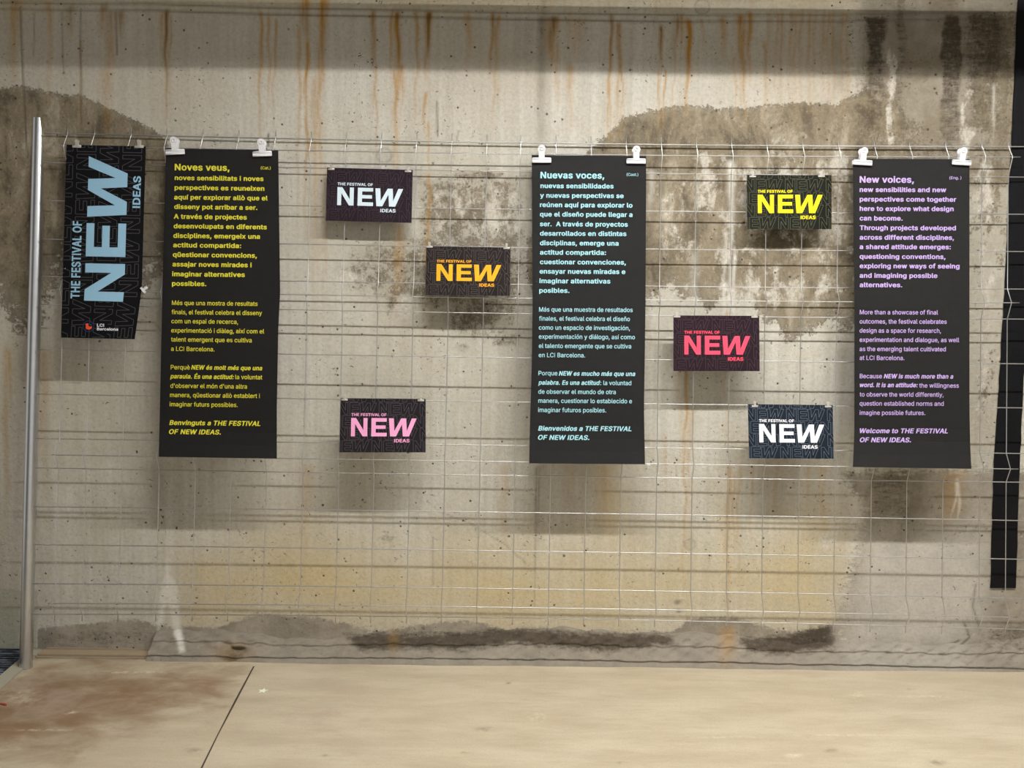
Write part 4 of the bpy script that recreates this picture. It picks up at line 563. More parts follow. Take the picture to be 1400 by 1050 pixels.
"o":[415,[[[179,-13],[213,-15],[253,-10],[285,0],[317,19],[341,41],[361,67],[379,107],[389,147],[392,187],[388,235],[378,275],[357,315],[333,344],[301,368],[269,382],[229,390],[163,387],[125,374],[95,355],[69,330],[49,299],[35,267],[26,227],[23,187],[27,139],[39,99],[55,67],[80,35],[109,11],[141,-4]],[[181,57],[149,75],[124,107],[109,163],[110,219],[123,267],[146,299],[181,319],[221,322],[245,315],[261,306],[277,291],[292,267],[306,219],[306,155],[291,107],[261,70],[245,61],[221,54]]],[[[151,-21],[181,-27],[229,-27],[277,-18],[306,-5],[341,18],[365,43],[386,75],[401,115],[410,163],[410,211],[402,259],[389,294],[367,331],[341,358],[311,379],[277,394],[229,403],[181,403],[141,395],[109,382],[77,361],[48,331],[28,299],[13,259],[5,211],[5,163],[12,123],[26,83],[50,43],[77,16],[117,-9]],[[205,67],[174,75],[150,99],[132,139],[126,187],[132,235],[148,275],[173,301],[205,310],[237,303],[254,291],[267,275],[284,235],[289,187],[283,139],[266,99],[237,73]]]],
"p":[424,[[[45,-148],[121,-148],[125,-140],[125,20],[128,29],[152,7],[184,-9],[224,-15],[264,-12],[304,1],[333,20],[357,44],[377,76],[392,116],[400,164],[400,212],[394,252],[381,292],[363,324],[336,354],[304,375],[256,389],[200,389],[160,375],[128,349],[123,356],[123,380],[120,383],[56,386],[42,380],[42,-140]],[[192,58],[160,79],[136,116],[124,172],[128,236],[143,276],[168,306],[200,321],[240,321],[264,312],[279,300],[305,260],[317,204],[313,148],[297,100],[268,68],[232,54]]],[[[30,-156],[56,-163],[120,-162],[136,-156],[144,-140],[144,-12],[152,-11],[184,-23],[216,-28],[256,-27],[288,-20],[320,-7],[348,12],[368,31],[389,60],[407,100],[417,140],[420,188],[414,252],[397,300],[379,332],[352,361],[320,383],[280,398],[232,404],[184,400],[144,384],[128,396],[112,399],[48,399],[26,388],[23,380],[23,-140]],[[208,68],[184,79],[160,108],[146,148],[143,204],[152,251],[169,284],[192,303],[224,310],[254,300],[271,284],[281,268],[296,220],[297,172],[288,124],[270,92],[253,76],[240,70]]]],
"q":[424,[[[304,-148],[373,-150],[379,-148],[383,-140],[383,380],[373,386],[309,386],[302,380],[301,347],[269,373],[237,387],[189,391],[141,383],[102,364],[77,343],[53,311],[37,276],[27,236],[23,188],[27,140],[34,108],[52,68],[74,36],[102,12],[141,-7],[173,-14],[221,-13],[261,-1],[293,24],[299,20],[300,-140]],[[173,59],[141,82],[120,116],[108,172],[111,228],[123,268],[149,303],[181,320],[221,321],[239,316],[261,302],[286,268],[299,220],[297,148],[281,100],[253,68],[237,60],[213,54]]],[[[288,-156],[309,-163],[373,-163],[389,-159],[401,-148],[402,380],[399,388],[389,396],[373,399],[309,399],[277,385],[252,396],[221,403],[189,404],[149,399],[109,385],[77,364],[46,332],[27,300],[13,260],[5,212],[5,164],[13,116],[27,76],[46,44],[76,12],[109,-9],[149,-23],[197,-28],[245,-22],[277,-8],[281,-12],[281,-140]],[[197,67],[181,71],[165,81],[144,108],[130,148],[127,204],[133,244],[153,284],[173,302],[205,310],[237,301],[261,276],[277,236],[281,180],[274,132],[255,92],[229,72]]]],
"r":[259,[[[45,-5],[121,-5],[125,3],[125,235],[130,267],[143,291],[168,310],[200,318],[248,316],[254,323],[254,379],[253,387],[248,390],[184,389],[152,376],[128,358],[123,363],[123,379],[112,386],[56,386],[42,379],[42,3]]],[[[30,-13],[48,-20],[120,-20],[136,-14],[143,-5],[147,259],[159,283],[184,301],[208,306],[248,302],[263,307],[271,315],[273,387],[264,398],[248,404],[200,404],[176,400],[144,388],[120,399],[48,399],[34,395],[25,387],[23,3]]]],
"s":[365,[[[150,-13],[223,-12],[279,7],[303,23],[321,43],[340,83],[342,107],[337,139],[326,163],[311,180],[287,196],[255,210],[151,237],[129,251],[121,267],[122,291],[133,307],[151,318],[175,325],[207,324],[229,315],[245,299],[263,272],[326,283],[335,290],[322,323],[297,355],[271,373],[231,387],[167,390],[111,377],[85,363],[66,347],[48,323],[39,299],[36,275],[40,243],[51,219],[74,195],[127,169],[231,141],[246,131],[255,115],[255,91],[245,75],[223,60],[191,53],[159,55],[135,64],[115,83],[105,107],[95,113],[28,99],[25,91],[36,59],[63,24],[103,-1]]],[[[121,-21],[159,-27],[199,-28],[239,-22],[269,-13],[295,-1],[322,19],[342,43],[354,67],[361,107],[357,139],[343,169],[327,187],[279,216],[159,249],[145,259],[140,267],[139,283],[148,299],[159,307],[183,312],[215,307],[230,291],[242,267],[263,258],[335,271],[351,281],[354,291],[349,307],[327,347],[295,376],[255,395],[223,402],[183,404],[151,402],[111,392],[82,379],[59,363],[37,339],[24,315],[17,283],[19,251],[31,219],[50,195],[95,166],[215,133],[231,123],[236,115],[238,99],[230,83],[207,69],[183,66],[159,69],[145,75],[131,91],[121,115],[103,126],[79,124],[12,107],[6,99],[10,75],[20,51],[37,27],[71,-1]]]],
"t":[227,[[[143,-9],[193,-10],[223,-1],[213,55],[201,61],[169,57],[153,60],[142,71],[137,95],[137,319],[209,322],[215,327],[215,375],[209,385],[145,386],[137,390],[137,471],[129,477],[65,478],[54,471],[54,391],[49,387],[-3,383],[-5,327],[9,320],[52,319],[54,95],[63,47],[73,28],[97,7]]],[[[117,-17],[153,-23],[201,-22],[233,-13],[243,-1],[228,63],[209,73],[165,71],[158,79],[156,95],[156,303],[161,307],[209,307],[231,319],[233,383],[225,393],[210,399],[161,400],[156,407],[156,471],[145,486],[129,491],[57,491],[41,483],[35,471],[33,401],[-7,397],[-18,391],[-23,383],[-24,327],[-21,319],[-7,309],[25,307],[35,303],[35,95],[40,55],[49,33],[65,12],[89,-6]]]],
"u":[410,[[[156,-10],[184,-12],[224,-7],[255,6],[280,24],[286,22],[288,-2],[296,-7],[360,-7],[368,-2],[368,374],[367,382],[360,386],[296,386],[286,382],[285,150],[281,118],[270,94],[248,71],[224,60],[200,57],[176,61],[152,74],[136,94],[127,118],[124,382],[112,386],[56,386],[42,382],[42,142],[48,86],[60,54],[85,22],[120,0]]],[[[129,-18],[160,-24],[200,-24],[232,-18],[264,-6],[296,-20],[360,-20],[383,-10],[387,6],[387,374],[384,388],[376,395],[360,399],[296,399],[271,390],[266,374],[263,126],[254,102],[242,86],[224,75],[200,70],[176,76],[162,86],[152,102],[145,126],[143,382],[136,393],[120,399],[48,399],[27,390],[23,374],[23,142],[28,86],[40,54],[64,20],[92,-2]]]],
"v":[389,[[[155,-5],[228,-7],[236,-2],[380,371],[380,382],[372,386],[308,386],[293,379],[196,104],[96,379],[84,386],[76,386],[20,386],[6,379]]],[[[140,-13],[156,-20],[228,-20],[244,-16],[255,-5],[399,371],[399,387],[390,395],[372,399],[300,399],[287,395],[277,387],[196,164],[188,176],[112,387],[100,396],[76,399],[12,399],[-1,395],[-10,387],[-10,371],[133,-5]]]],
"w":[567,[[[130,-5],[202,-7],[210,0],[282,255],[290,240],[361,-5],[437,-5],[553,371],[554,382],[546,386],[482,386],[469,379],[402,134],[394,132],[328,379],[314,386],[250,386],[241,379],[170,118],[98,379],[90,386],[18,385],[12,379],[14,371]]],[[[115,-13],[138,-20],[202,-20],[218,-15],[226,-8],[282,183],[290,168],[339,-5],[346,-13],[370,-20],[434,-20],[452,-13],[459,-5],[573,371],[572,387],[562,396],[546,399],[474,399],[458,392],[449,379],[402,208],[394,208],[344,387],[335,395],[322,399],[250,399],[234,395],[221,379],[170,193],[115,387],[106,395],[90,399],[18,399],[2,393],[-5,387],[-6,371],[109,-5]]]],
"x":[379,[[[14,-5],[99,-5],[184,124],[192,130],[279,-5],[365,-5],[368,3],[240,187],[238,195],[358,371],[363,379],[360,383],[352,386],[288,386],[272,382],[192,255],[112,379],[104,386],[32,386],[18,379],[143,195],[11,3]]],[[[-2,-13],[24,-20],[96,-20],[112,-15],[184,90],[192,95],[264,-13],[288,-20],[360,-20],[380,-13],[387,-5],[383,11],[261,187],[259,195],[379,371],[382,379],[376,391],[352,399],[280,399],[263,395],[254,387],[192,292],[128,387],[118,395],[104,399],[24,399],[10,395],[1,387],[1,371],[122,195],[-5,11],[-8,-5]]]],
"y":[389,[[[64,-150],[108,-151],[148,-140],[179,-118],[202,-86],[382,378],[374,386],[304,386],[293,378],[196,105],[96,378],[86,386],[76,386],[16,386],[7,378],[150,2],[135,-46],[116,-74],[92,-83],[60,-79],[50,-86],[38,-142]]],[[[39,-158],[92,-165],[140,-158],[180,-138],[213,-102],[234,-62],[399,370],[400,386],[392,394],[372,399],[300,399],[285,394],[277,386],[196,164],[188,176],[108,391],[84,399],[12,399],[-3,394],[-11,386],[-10,370],[130,2],[115,-46],[100,-67],[92,-70],[52,-67],[34,-78],[18,-142],[23,-150]]]],
"z":[380,[[[34,-5],[346,-5],[350,3],[350,51],[349,59],[341,63],[157,63],[143,67],[341,326],[344,331],[344,379],[341,383],[333,386],[53,386],[45,386],[37,379],[37,323],[45,317],[238,315],[33,51],[31,3]]],[[[19,-13],[45,-20],[341,-20],[357,-16],[365,-9],[369,3],[368,59],[357,72],[341,76],[189,76],[177,83],[360,323],[363,379],[357,391],[333,399],[53,399],[37,398],[20,387],[18,323],[20,315],[30,307],[45,303],[197,303],[204,299],[13,51],[12,3]]]],
"É":[419,[[[53,-5],[383,-5],[386,3],[386,59],[375,64],[143,64],[136,67],[136,75],[136,219],[143,222],[351,222],[366,227],[366,235],[366,283],[359,292],[151,293],[143,293],[136,299],[136,443],[375,445],[383,451],[383,507],[377,515],[63,516],[55,515],[49,507],[49,3]],[[181,555],[191,551],[239,551],[251,555],[318,659],[303,666],[231,663],[182,563]]],[[[37,-13],[63,-20],[375,-20],[391,-17],[404,-5],[405,59],[401,67],[391,74],[375,77],[167,77],[155,83],[155,203],[159,208],[359,209],[382,219],[385,235],[384,291],[367,304],[156,307],[155,427],[167,432],[375,432],[389,435],[399,443],[402,451],[402,507],[401,515],[393,523],[375,529],[63,529],[47,527],[32,515],[30,3]],[[183,539],[239,537],[266,547],[335,651],[334,667],[311,678],[239,679],[215,671],[162,563],[166,547]]]],
"à":[389,[[[132,-14],[169,-15],[201,-11],[225,-3],[265,20],[266,2],[273,-7],[337,-7],[348,2],[348,250],[342,298],[333,322],[313,349],[289,368],[257,382],[217,390],[185,391],[153,388],[113,376],[81,359],[58,338],[41,314],[30,290],[41,283],[97,267],[105,268],[128,298],[145,311],[169,321],[201,324],[225,319],[241,311],[254,298],[261,282],[264,250],[257,240],[145,222],[97,210],[53,186],[28,154],[21,130],[20,98],[26,66],[37,42],[50,26],[73,7],[100,-6]],[[137,58],[113,74],[105,90],[104,114],[116,138],[137,152],[161,158],[257,174],[264,170],[261,114],[250,90],[235,74],[217,62],[193,54],[161,53]],[[155,426],[169,422],[217,422],[226,426],[179,530],[169,536],[97,536],[89,530],[92,522]]],[[[105,-22],[137,-27],[177,-28],[217,-21],[249,-8],[257,-15],[273,-20],[337,-20],[359,-14],[367,2],[366,258],[356,314],[337,347],[305,375],[265,394],[224,402],[227,410],[241,418],[244,434],[194,538],[185,545],[169,549],[97,549],[81,545],[73,538],[71,522],[134,426],[163,402],[105,388],[65,366],[33,335],[11,290],[14,282],[25,274],[97,254],[121,260],[145,292],[177,309],[217,308],[232,298],[242,282],[245,258],[241,249],[137,234],[81,219],[38,194],[22,178],[8,154],[1,122],[1,90],[6,66],[17,42],[33,20],[53,2]],[[161,66],[137,73],[124,90],[123,114],[131,130],[145,140],[169,146],[241,157],[245,154],[242,114],[225,87],[201,71]]]],
"á":[389,[[[132,-14],[169,-15],[201,-11],[225,-3],[265,20],[266,2],[273,-7],[337,-7],[348,2],[348,250],[342,298],[333,322],[313,349],[289,368],[257,382],[217,390],[185,391],[153,388],[113,376],[81,359],[58,338],[41,314],[30,290],[41,283],[97,267],[105,268],[128,298],[145,311],[169,321],[201,324],[225,319],[241,311],[254,298],[261,282],[264,250],[257,240],[145,222],[97,210],[53,186],[28,154],[21,130],[20,98],[26,66],[37,42],[50,26],[73,7],[100,-6]],[[137,58],[113,74],[105,90],[104,114],[116,138],[137,152],[161,158],[257,174],[264,170],[261,114],[250,90],[235,74],[217,62],[193,54],[161,53]],[[152,426],[169,422],[209,422],[223,426],[289,530],[273,536],[209,536],[201,533]]],[[[105,-22],[137,-27],[177,-28],[217,-21],[249,-8],[257,-15],[273,-20],[337,-20],[353,-16],[365,-6],[367,250],[364,282],[356,314],[337,347],[305,375],[265,394],[224,402],[224,410],[238,418],[306,522],[305,538],[289,548],[209,549],[185,540],[133,434],[137,418],[163,402],[113,391],[71,370],[36,338],[13,298],[14,282],[25,274],[97,254],[121,260],[145,292],[177,309],[217,308],[232,298],[242,282],[245,258],[241,249],[137,234],[81,219],[38,194],[22,178],[8,154],[1,122],[1,90],[6,66],[17,42],[33,20],[53,2]],[[161,66],[137,73],[124,90],[123,114],[131,130],[145,140],[169,146],[241,157],[245,154],[242,114],[225,87],[201,71]]]],
"è":[404,[[[182,-13],[245,-13],[277,-5],[309,9],[351,43],[367,67],[376,91],[365,98],[301,112],[295,107],[282,83],[264,67],[237,56],[205,53],[181,57],[157,68],[139,83],[122,107],[108,155],[109,159],[117,162],[373,162],[382,171],[377,251],[368,283],[347,323],[325,348],[293,370],[261,383],[229,390],[189,391],[157,386],[125,374],[93,354],[63,323],[44,291],[30,251],[24,211],[24,163],[31,123],[45,83],[59,59],[79,35],[110,11],[146,-5]],[[109,234],[119,267],[142,299],[173,318],[205,323],[237,318],[266,299],[287,267],[296,235],[293,230],[285,228],[125,228],[117,228]],[[169,427],[181,422],[229,422],[240,427],[193,531],[181,536],[109,535],[103,531],[106,523]]],[[[153,-21],[189,-27],[229,-28],[269,-22],[309,-8],[340,11],[366,35],[383,59],[395,91],[392,99],[381,108],[301,125],[279,115],[266,91],[249,75],[229,68],[197,67],[174,75],[154,91],[138,115],[129,147],[381,151],[399,163],[400,219],[394,259],[384,291],[368,323],[349,347],[321,371],[293,386],[231,403],[256,419],[258,435],[208,539],[189,549],[109,549],[87,539],[85,523],[154,419],[178,403],[140,395],[109,382],[77,361],[48,331],[28,299],[13,259],[5,211],[5,163],[19,99],[50,43],[95,3]],[[133,241],[130,243],[139,267],[157,291],[181,306],[205,310],[229,306],[251,291],[267,267],[274,243]]]],
"é":[404,[[[182,-13],[245,-13],[277,-5],[309,9],[351,43],[367,67],[376,91],[365,98],[301,112],[295,107],[282,83],[264,67],[237,56],[205,53],[181,57],[157,68],[139,83],[122,107],[108,155],[109,159],[117,162],[373,162],[382,171],[377,251],[368,283],[347,323],[325,348],[293,370],[261,383],[229,390],[189,391],[157,386],[125,374],[93,354],[63,323],[44,291],[30,251],[24,211],[24,163],[31,123],[45,83],[59,59],[79,35],[110,11],[146,-5]],[[109,234],[119,267],[142,299],[173,318],[205,323],[237,318],[266,299],[287,267],[296,235],[293,230],[285,228],[125,228],[117,228]],[[166,427],[181,422],[229,422],[237,426],[304,531],[285,536],[229,536],[214,531]]],[[[153,-21],[189,-27],[229,-28],[269,-22],[301,-11],[333,6],[359,27],[378,51],[393,83],[392,99],[381,108],[301,125],[279,115],[266,91],[245,73],[221,67],[189,69],[173,75],[154,91],[138,115],[130,139],[129,147],[133,149],[373,149],[389,153],[399,163],[401,211],[394,259],[381,299],[363,331],[341,355],[308,379],[269,395],[231,403],[253,419],[321,523],[319,539],[301,548],[221,549],[198,539],[147,427],[157,414],[178,403],[119,387],[77,361],[37,315],[13,259],[5,211],[5,163],[14,115],[29,75],[50,43],[77,16],[117,-9]],[[133,241],[130,243],[139,267],[157,291],[181,306],[205,310],[229,306],[251,291],[267,267],[274,243]]]],
"í":[167,[[[45,-5],[112,-7],[121,-5],[125,3],[125,379],[112,386],[56,386],[42,379],[42,3]],[[46,427],[64,422],[104,422],[118,427],[183,531],[168,536],[104,536],[96,533]]],[[[30,-13],[48,-20],[120,-20],[136,-14],[143,-5],[144,379],[136,393],[120,399],[48,399],[32,393],[23,379],[23,3]],[[44,411],[112,408],[133,419],[201,523],[199,539],[184,548],[168,549],[104,549],[80,540],[28,435],[31,419]]]],
"ñ":[410,[[[45,-5],[121,-5],[125,3],[125,227],[129,259],[138,283],[160,307],[184,318],[208,322],[232,319],[256,308],[271,291],[281,267],[285,235],[288,-4],[296,-7],[364,-5],[368,3],[366,275],[351,323],[335,347],[318,363],[288,381],[240,391],[208,390],[176,383],[151,371],[128,352],[123,363],[123,379],[112,386],[56,386],[42,379],[42,3]],[[98,443],[152,441],[156,443],[168,467],[232,441],[272,443],[287,451],[301,467],[311,491],[315,515],[304,524],[258,523],[245,499],[240,497],[184,522],[160,525],[136,521],[115,507],[104,491],[96,459]]],[[[30,-13],[48,-20],[120,-20],[136,-14],[143,-5],[146,251],[154,275],[166,291],[184,304],[208,309],[224,307],[242,299],[255,283],[264,259],[267,-5],[280,-17],[296,-20],[360,-20],[376,-16],[384,-9],[387,3],[385,275],[377,307],[367,331],[350,355],[333,371],[288,395],[240,404],[184,399],[144,384],[128,396],[112,399],[48,399],[34,395],[25,387],[23,3]],[[237,427],[280,431],[302,443],[317,459],[328,483],[334,515],[332,523],[320,534],[256,536],[241,531],[232,518],[184,536],[144,537],[109,523],[93,507],[85,491],[76,451],[77,443],[88,432],[104,428],[152,428],[168,432],[184,445]]]],
"ò":[415,[[[179,-13],[213,-15],[253,-10],[285,0],[317,19],[341,41],[361,67],[379,107],[389,147],[392,187],[388,235],[378,275],[357,315],[333,344],[301,368],[269,382],[229,390],[163,387],[125,374],[95,355],[69,330],[49,299],[35,267],[26,227],[23,187],[27,139],[39,99],[55,67],[80,35],[109,11],[141,-4]],[[181,57],[149,75],[124,107],[109,163],[110,219],[123,267],[146,299],[181,319],[221,322],[245,315],[261,306],[277,291],[292,267],[306,219],[306,155],[291,107],[261,70],[245,61],[221,54]],[[173,427],[189,422],[237,422],[244,427],[196,531],[181,536],[117,536],[109,533],[110,523]]],[[[151,-21],[205,-28],[253,-24],[293,-11],[325,6],[365,43],[386,75],[401,115],[410,163],[410,211],[404,251],[394,283],[378,315],[353,347],[317,375],[277,394],[235,403],[259,419],[262,435],[212,539],[189,549],[109,548],[91,539],[88,531],[93,516],[157,419],[180,403],[117,386],[91,371],[62,347],[37,315],[21,283],[11,251],[5,211],[5,163],[12,123],[21,93],[39,59],[61,31],[84,11],[117,-9]],[[205,67],[174,75],[150,99],[132,139],[126,187],[132,235],[148,275],[173,301],[205,310],[237,303],[254,291],[267,275],[284,235],[289,187],[283,139],[266,99],[237,73]]]],
"ó":[415,[[[179,-13],[213,-15],[253,-10],[285,0],[317,19],[341,41],[361,67],[379,107],[389,147],[392,187],[388,235],[378,275],[357,315],[333,344],[301,368],[269,382],[229,390],[163,387],[125,374],[95,355],[69,330],[49,299],[35,267],[26,227],[23,187],[27,139],[39,99],[55,67],[80,35],[109,11],[141,-4]],[[181,57],[149,75],[124,107],[109,163],[110,219],[123,267],[146,299],[181,319],[221,322],[245,315],[261,306],[277,291],[292,267],[306,219],[306,155],[291,107],[261,70],[245,61],[221,54]],[[170,427],[181,422],[229,422],[241,427],[307,531],[293,536],[221,534]]],[[[151,-21],[181,-27],[229,-27],[277,-18],[306,-5],[341,18],[365,43],[386,75],[401,115],[410,163],[409,219],[397,275],[378,315],[353,347],[317,375],[277,394],[235,403],[257,419],[325,523],[323,539],[309,547],[221,549],[202,539],[152,435],[155,419],[180,403],[120,387],[77,361],[37,315],[13,259],[5,211],[5,163],[12,123],[26,83],[50,43],[77,16],[117,-9]],[[205,67],[174,75],[150,99],[132,139],[126,187],[132,235],[148,275],[173,301],[205,310],[237,303],[254,291],[267,275],[284,235],[289,187],[283,139],[266,99],[237,73]]]],
"ú":[410,[[[156,-10],[184,-12],[224,-7],[255,6],[280,24],[286,22],[288,-2],[296,-7],[360,-7],[368,-2],[368,374],[367,382],[360,386],[296,386],[286,382],[285,150],[281,118],[270,94],[248,71],[224,60],[200,57],[176,61],[152,74],[136,94],[127,118],[124,382],[112,386],[56,386],[42,382],[42,142],[48,86],[60,54],[85,22],[120,0]],[[180,422],[232,422],[240,428],[304,526],[302,534],[218,534],[167,430]]],[[[129,-18],[160,-24],[200,-24],[232,-18],[264,-6],[296,-20],[360,-20],[383,-10],[387,6],[387,374],[384,388],[376,395],[360,399],[296,399],[271,390],[266,374],[263,126],[254,102],[242,86],[224,75],[200,70],[176,76],[162,86],[152,102],[145,126],[143,382],[136,393],[120,399],[48,399],[27,390],[23,374],[23,142],[28,86],[40,54],[64,20],[92,-2]],[[158,414],[184,409],[232,409],[248,414],[319,518],[324,526],[320,539],[296,549],[224,549],[203,542],[148,430],[150,422]]]],
"ü":[410,[[[156,-10],[184,-12],[224,-7],[255,6],[280,24],[286,22],[288,-2],[296,-7],[360,-7],[368,-2],[368,374],[367,382],[360,386],[296,386],[286,382],[285,150],[281,118],[270,94],[248,71],[224,60],[200,57],[176,61],[152,74],[136,94],[127,118],[124,382],[112,386],[56,386],[42,382],[42,142],[48,86],[60,54],[85,22],[120,0]],[[118,438],[152,439],[168,448],[179,462],[184,478],[180,502],[168,518],[155,526],[136,530],[112,526],[98,518],[86,502],[82,478],[87,462],[101,446]],[[262,438],[296,439],[312,448],[323,462],[328,478],[324,502],[312,518],[299,526],[280,530],[256,526],[242,518],[229,502],[226,478],[231,462],[245,446]]],[[[129,-18],[160,-24],[200,-24],[232,-18],[264,-6],[296,-20],[360,-20],[383,-10],[387,6],[387,374],[384,388],[376,395],[360,399],[296,399],[271,390],[266,374],[263,126],[254,102],[242,86],[224,75],[200,70],[176,76],[162,86],[152,102],[145,126],[143,382],[136,393],[120,399],[48,399],[27,390],[23,374],[23,142],[28,86],[40,54],[64,20],[92,-2]],[[100,430],[128,423],[160,427],[184,441],[208,472],[221,446],[243,430],[272,423],[304,427],[324,438],[339,454],[347,478],[344,502],[335,518],[320,531],[288,543],[264,542],[238,534],[219,518],[208,495],[191,518],[168,536],[144,543],[112,541],[95,534],[75,518],[66,502],[63,486],[64,470],[71,454],[86,438]]]]}
# ------------------------------------------------------------------ floor grate in the left corner
q = [on_floor(-60, 972), on_floor(4, 934), on_floor(27, 917), on_floor(52, 890)]
gx1 = q[2]; ln = (q[3] - q[1]); ln.z = 0
grate = empty('floor_grate', (on_floor(0, 915).x, on_floor(0, 915).y, 0), 'dark grey ribbed grate sunk in the floor behind the foot of the post', 'grate')
def gpt(s, t, z): # s along the kerb edge away from the camera, t to the left
    p0, p1 = on_floor(-2, 936), on_floor(52, 889)
    p = p0.lerp(p1, s); return Vector((p.x - t, p.y, z))
k = NT('grate_metal'); n = k.noise(1, 3, .6, k.mapping((14, 90, 1)))
k.color(k.mix(k.ss(n, .4, .7), lin((44, 50, 58)), lin((112, 120, 130)))); k.p.inputs['Roughness'].default_value = .6
b = MB()
v = [gpt(0, .03, .004), gpt(1, .03, .004), gpt(1, .9, .004), gpt(0, .9, .004)]
b.add(v + [p - Vector((0, 0, .003)) for p in v], [(0, 1, 2, 3), (7, 6, 5, 4), (0, 4, 5, 1), (1, 5, 6, 2), (2, 6, 7, 3), (3, 7, 4, 0)])
for i in range(15):
    s = (i + .5) / 15
    p, r = gpt(s, .035, .008), gpt(s, .9, .008); b.tube([p, r], .0045, 6)
b.obj('grille', k.m, grate)
b = MB(); v = [gpt(-.6, -.045, .010), gpt(1, -.03, .010), gpt(1, .03, .010), gpt(-.6, .03, .010)]
b.add(v + [p - Vector((0, 0, .010)) for p in v], [(0, 1, 2, 3), (7, 6, 5, 4), (0, 4, 5, 1), (1, 5, 6, 2), (2, 6, 7, 3), (3, 7, 4, 0)])
tag(b.obj('border', simple('pale_kerb', lin((158, 152, 134)), .8), grate), 'pale concrete border strip')

# ------------------------------------------------------------------ black strip on the wall at the right edge
left = [(1394, -60), (1392, 0), (1381, 240), (1374, 395), (1366, 530), (1359, 640), (1357, 720), (1354.5, 803)]
right = [(1444, -60), (1441, 0), (1424, 240), (1410, 395), (1399, 525), (1393.8, 656), (1391, 740), (1389, 804)]
rnd = random.Random(4); L, Rr = [], []
for i in range(61):
    y = -60 + i * 864 / 60
    xl_ = np.interp(y, [p[1] for p in left], [p[0] for p in left]) + rnd.uniform(-.5, .5); xr_ = np.interp(y, [p[1] for p in right], [p[0] for p in right]) + rnd.uniform(-.5, .5)
    L.append(on_wall(xl_, y, .007)); Rr.append(on_wall(xr_, y, .007))
v = L + Rr + [p + Vector((0, .004, 0)) for p in L + Rr]; n = 61; f = []
for i in range(n - 1):
    f += [(i, i + 1, n + i + 1, n + i), (i, 2 * n + i, 2 * n + i + 1, i + 1), (n + i, n + i + 1, 3 * n + i + 1, 3 * n + i)]
f += [(0, n, 3 * n, 2 * n), (n - 1, 3 * n - 1, 4 * n - 1, 2 * n - 1)]
tag(mesh_obj('black_strip', v, f, MAT_BLACK), 'long matt black strip stuck down the right edge of the wall behind the wire mesh', 'strip')

# ------------------------------------------------------------------ wire mesh panel and its post
fence = empty('wire_fence', on_fence(700, 925), 'galvanised welded wire mesh fence panel leaning on the wall, signs clipped to it', 'fence')
XK = [62, 500, 950, 1350]
ROWS = [(182, 190.5, 199.5, 200), (201, 208.8, 215.7, 216.4), (222.5, 230, 238.8, 241.4), (274.5, 282.3, 290, 292.4), (327, 335, 341.6, 343.6), (378, 386, 391.8, 395), (396, 404.4, 411.8, 414), (416.5, 424.5, 433, 435.7), (478, 486, 492.5, 497), (539, 546, 553.5, 557), (600, 605.2, 614, 619), (620.5, 626.4, 634, 639), (640, 647, 654, 658.7), (692.6, 698.6, 703.5, 711.2), (744.5, 751, 756.5, 764), (797.8, 802.8, 808.5, 816.8), (821.6, 825.3, 831, 840), (839.5, 843.2, 848.5, 859.3)]
FOLD = {1, 6, 11, 16}
def row_y(i, x):
    r = ROWS[i]; c = np.polyfit(XK, r, 2); return float(np.polyval(c, x))
VT = [93, 130, 180, 229, 278, 327, 377, 426, 474, 522, 570, 618, 666, 712, 760, 808, 856, 904, 952, 1000, 1048, 1097, 1146, 1195, 1243, 1292, 1342, 1378]
VB = [75.5, 113, 162, 213.5, 263, 311.6, 359.5, 410, 459, 507, 556, 604, 652, 700.5, 749.5, 798, 846, 895, 943.5, 992.6, 1040.6, 1090, 1139, 1189, 1237.7, 1287, 1337.6, 1373.5]
FD = .030     # depth of the stiffening folds
def wire_pt(j, i, off=0.0):
    """crossing of vertical j and horizontal i"""
    y = row_y(i, VT[j]); x = VT[j] + (VB[j] - VT[j]) * (y - 190) / 654.0
    y = row_y(i, x)
    p = on_fence(x, y, 0.0)
    return p - Vector((0, off, 0))
R = .0024
for i in range(len(ROWS)):
    fold = i in FOLD; off = FD if fold else 0.0
    pts = [wire_pt(j, i, off) for j in range(len(VT))]
    d0 = (pts[0] - pts[1]).normalized(); d1 = (pts[-1] - pts[-2]).normalized()
    if fold: pts = [pts[0] + d0 * .018] + pts + [pts[-1] + d1 * .040]
    else: pts = [pts[0] + d0 * .115] + pts + [pts[-1] + d1 * .9]
    b = MB(); b.tube(pts, R * (1.25 if i == 0 else 1.0), 6); b.obj('horizontal_wire', MAT_WIRE, fence, True)
for j in range(len(VT)):
    top = wire_pt(j, 0); nxt = wire_pt(j, 3); dz = (top - nxt).normalized()
    pts = [top + dz * .036]
    for i in range(len(ROWS)):
        pts.append(wire_pt(j, i, FD if i in FOLD else 0.0))
    bot = pts[-1]; pts.append(bot - dz * .03)
    pts = [p - Vector((0, .0042, 0)) for p in pts]
    b = MB(); b.tube(pts, R * .85, 6); b.obj('vertical_wire', MAT_WIRE, fence, True)
pt, pb = on_fence(53.7, 163, -.03), on_fence(35.7, 915.5, -.03)
pb.z = 0.0
b = MB(); d = (pt - pb); r = .0275
b.tube([pb, pb + d * .5, pt], r, 28, False)
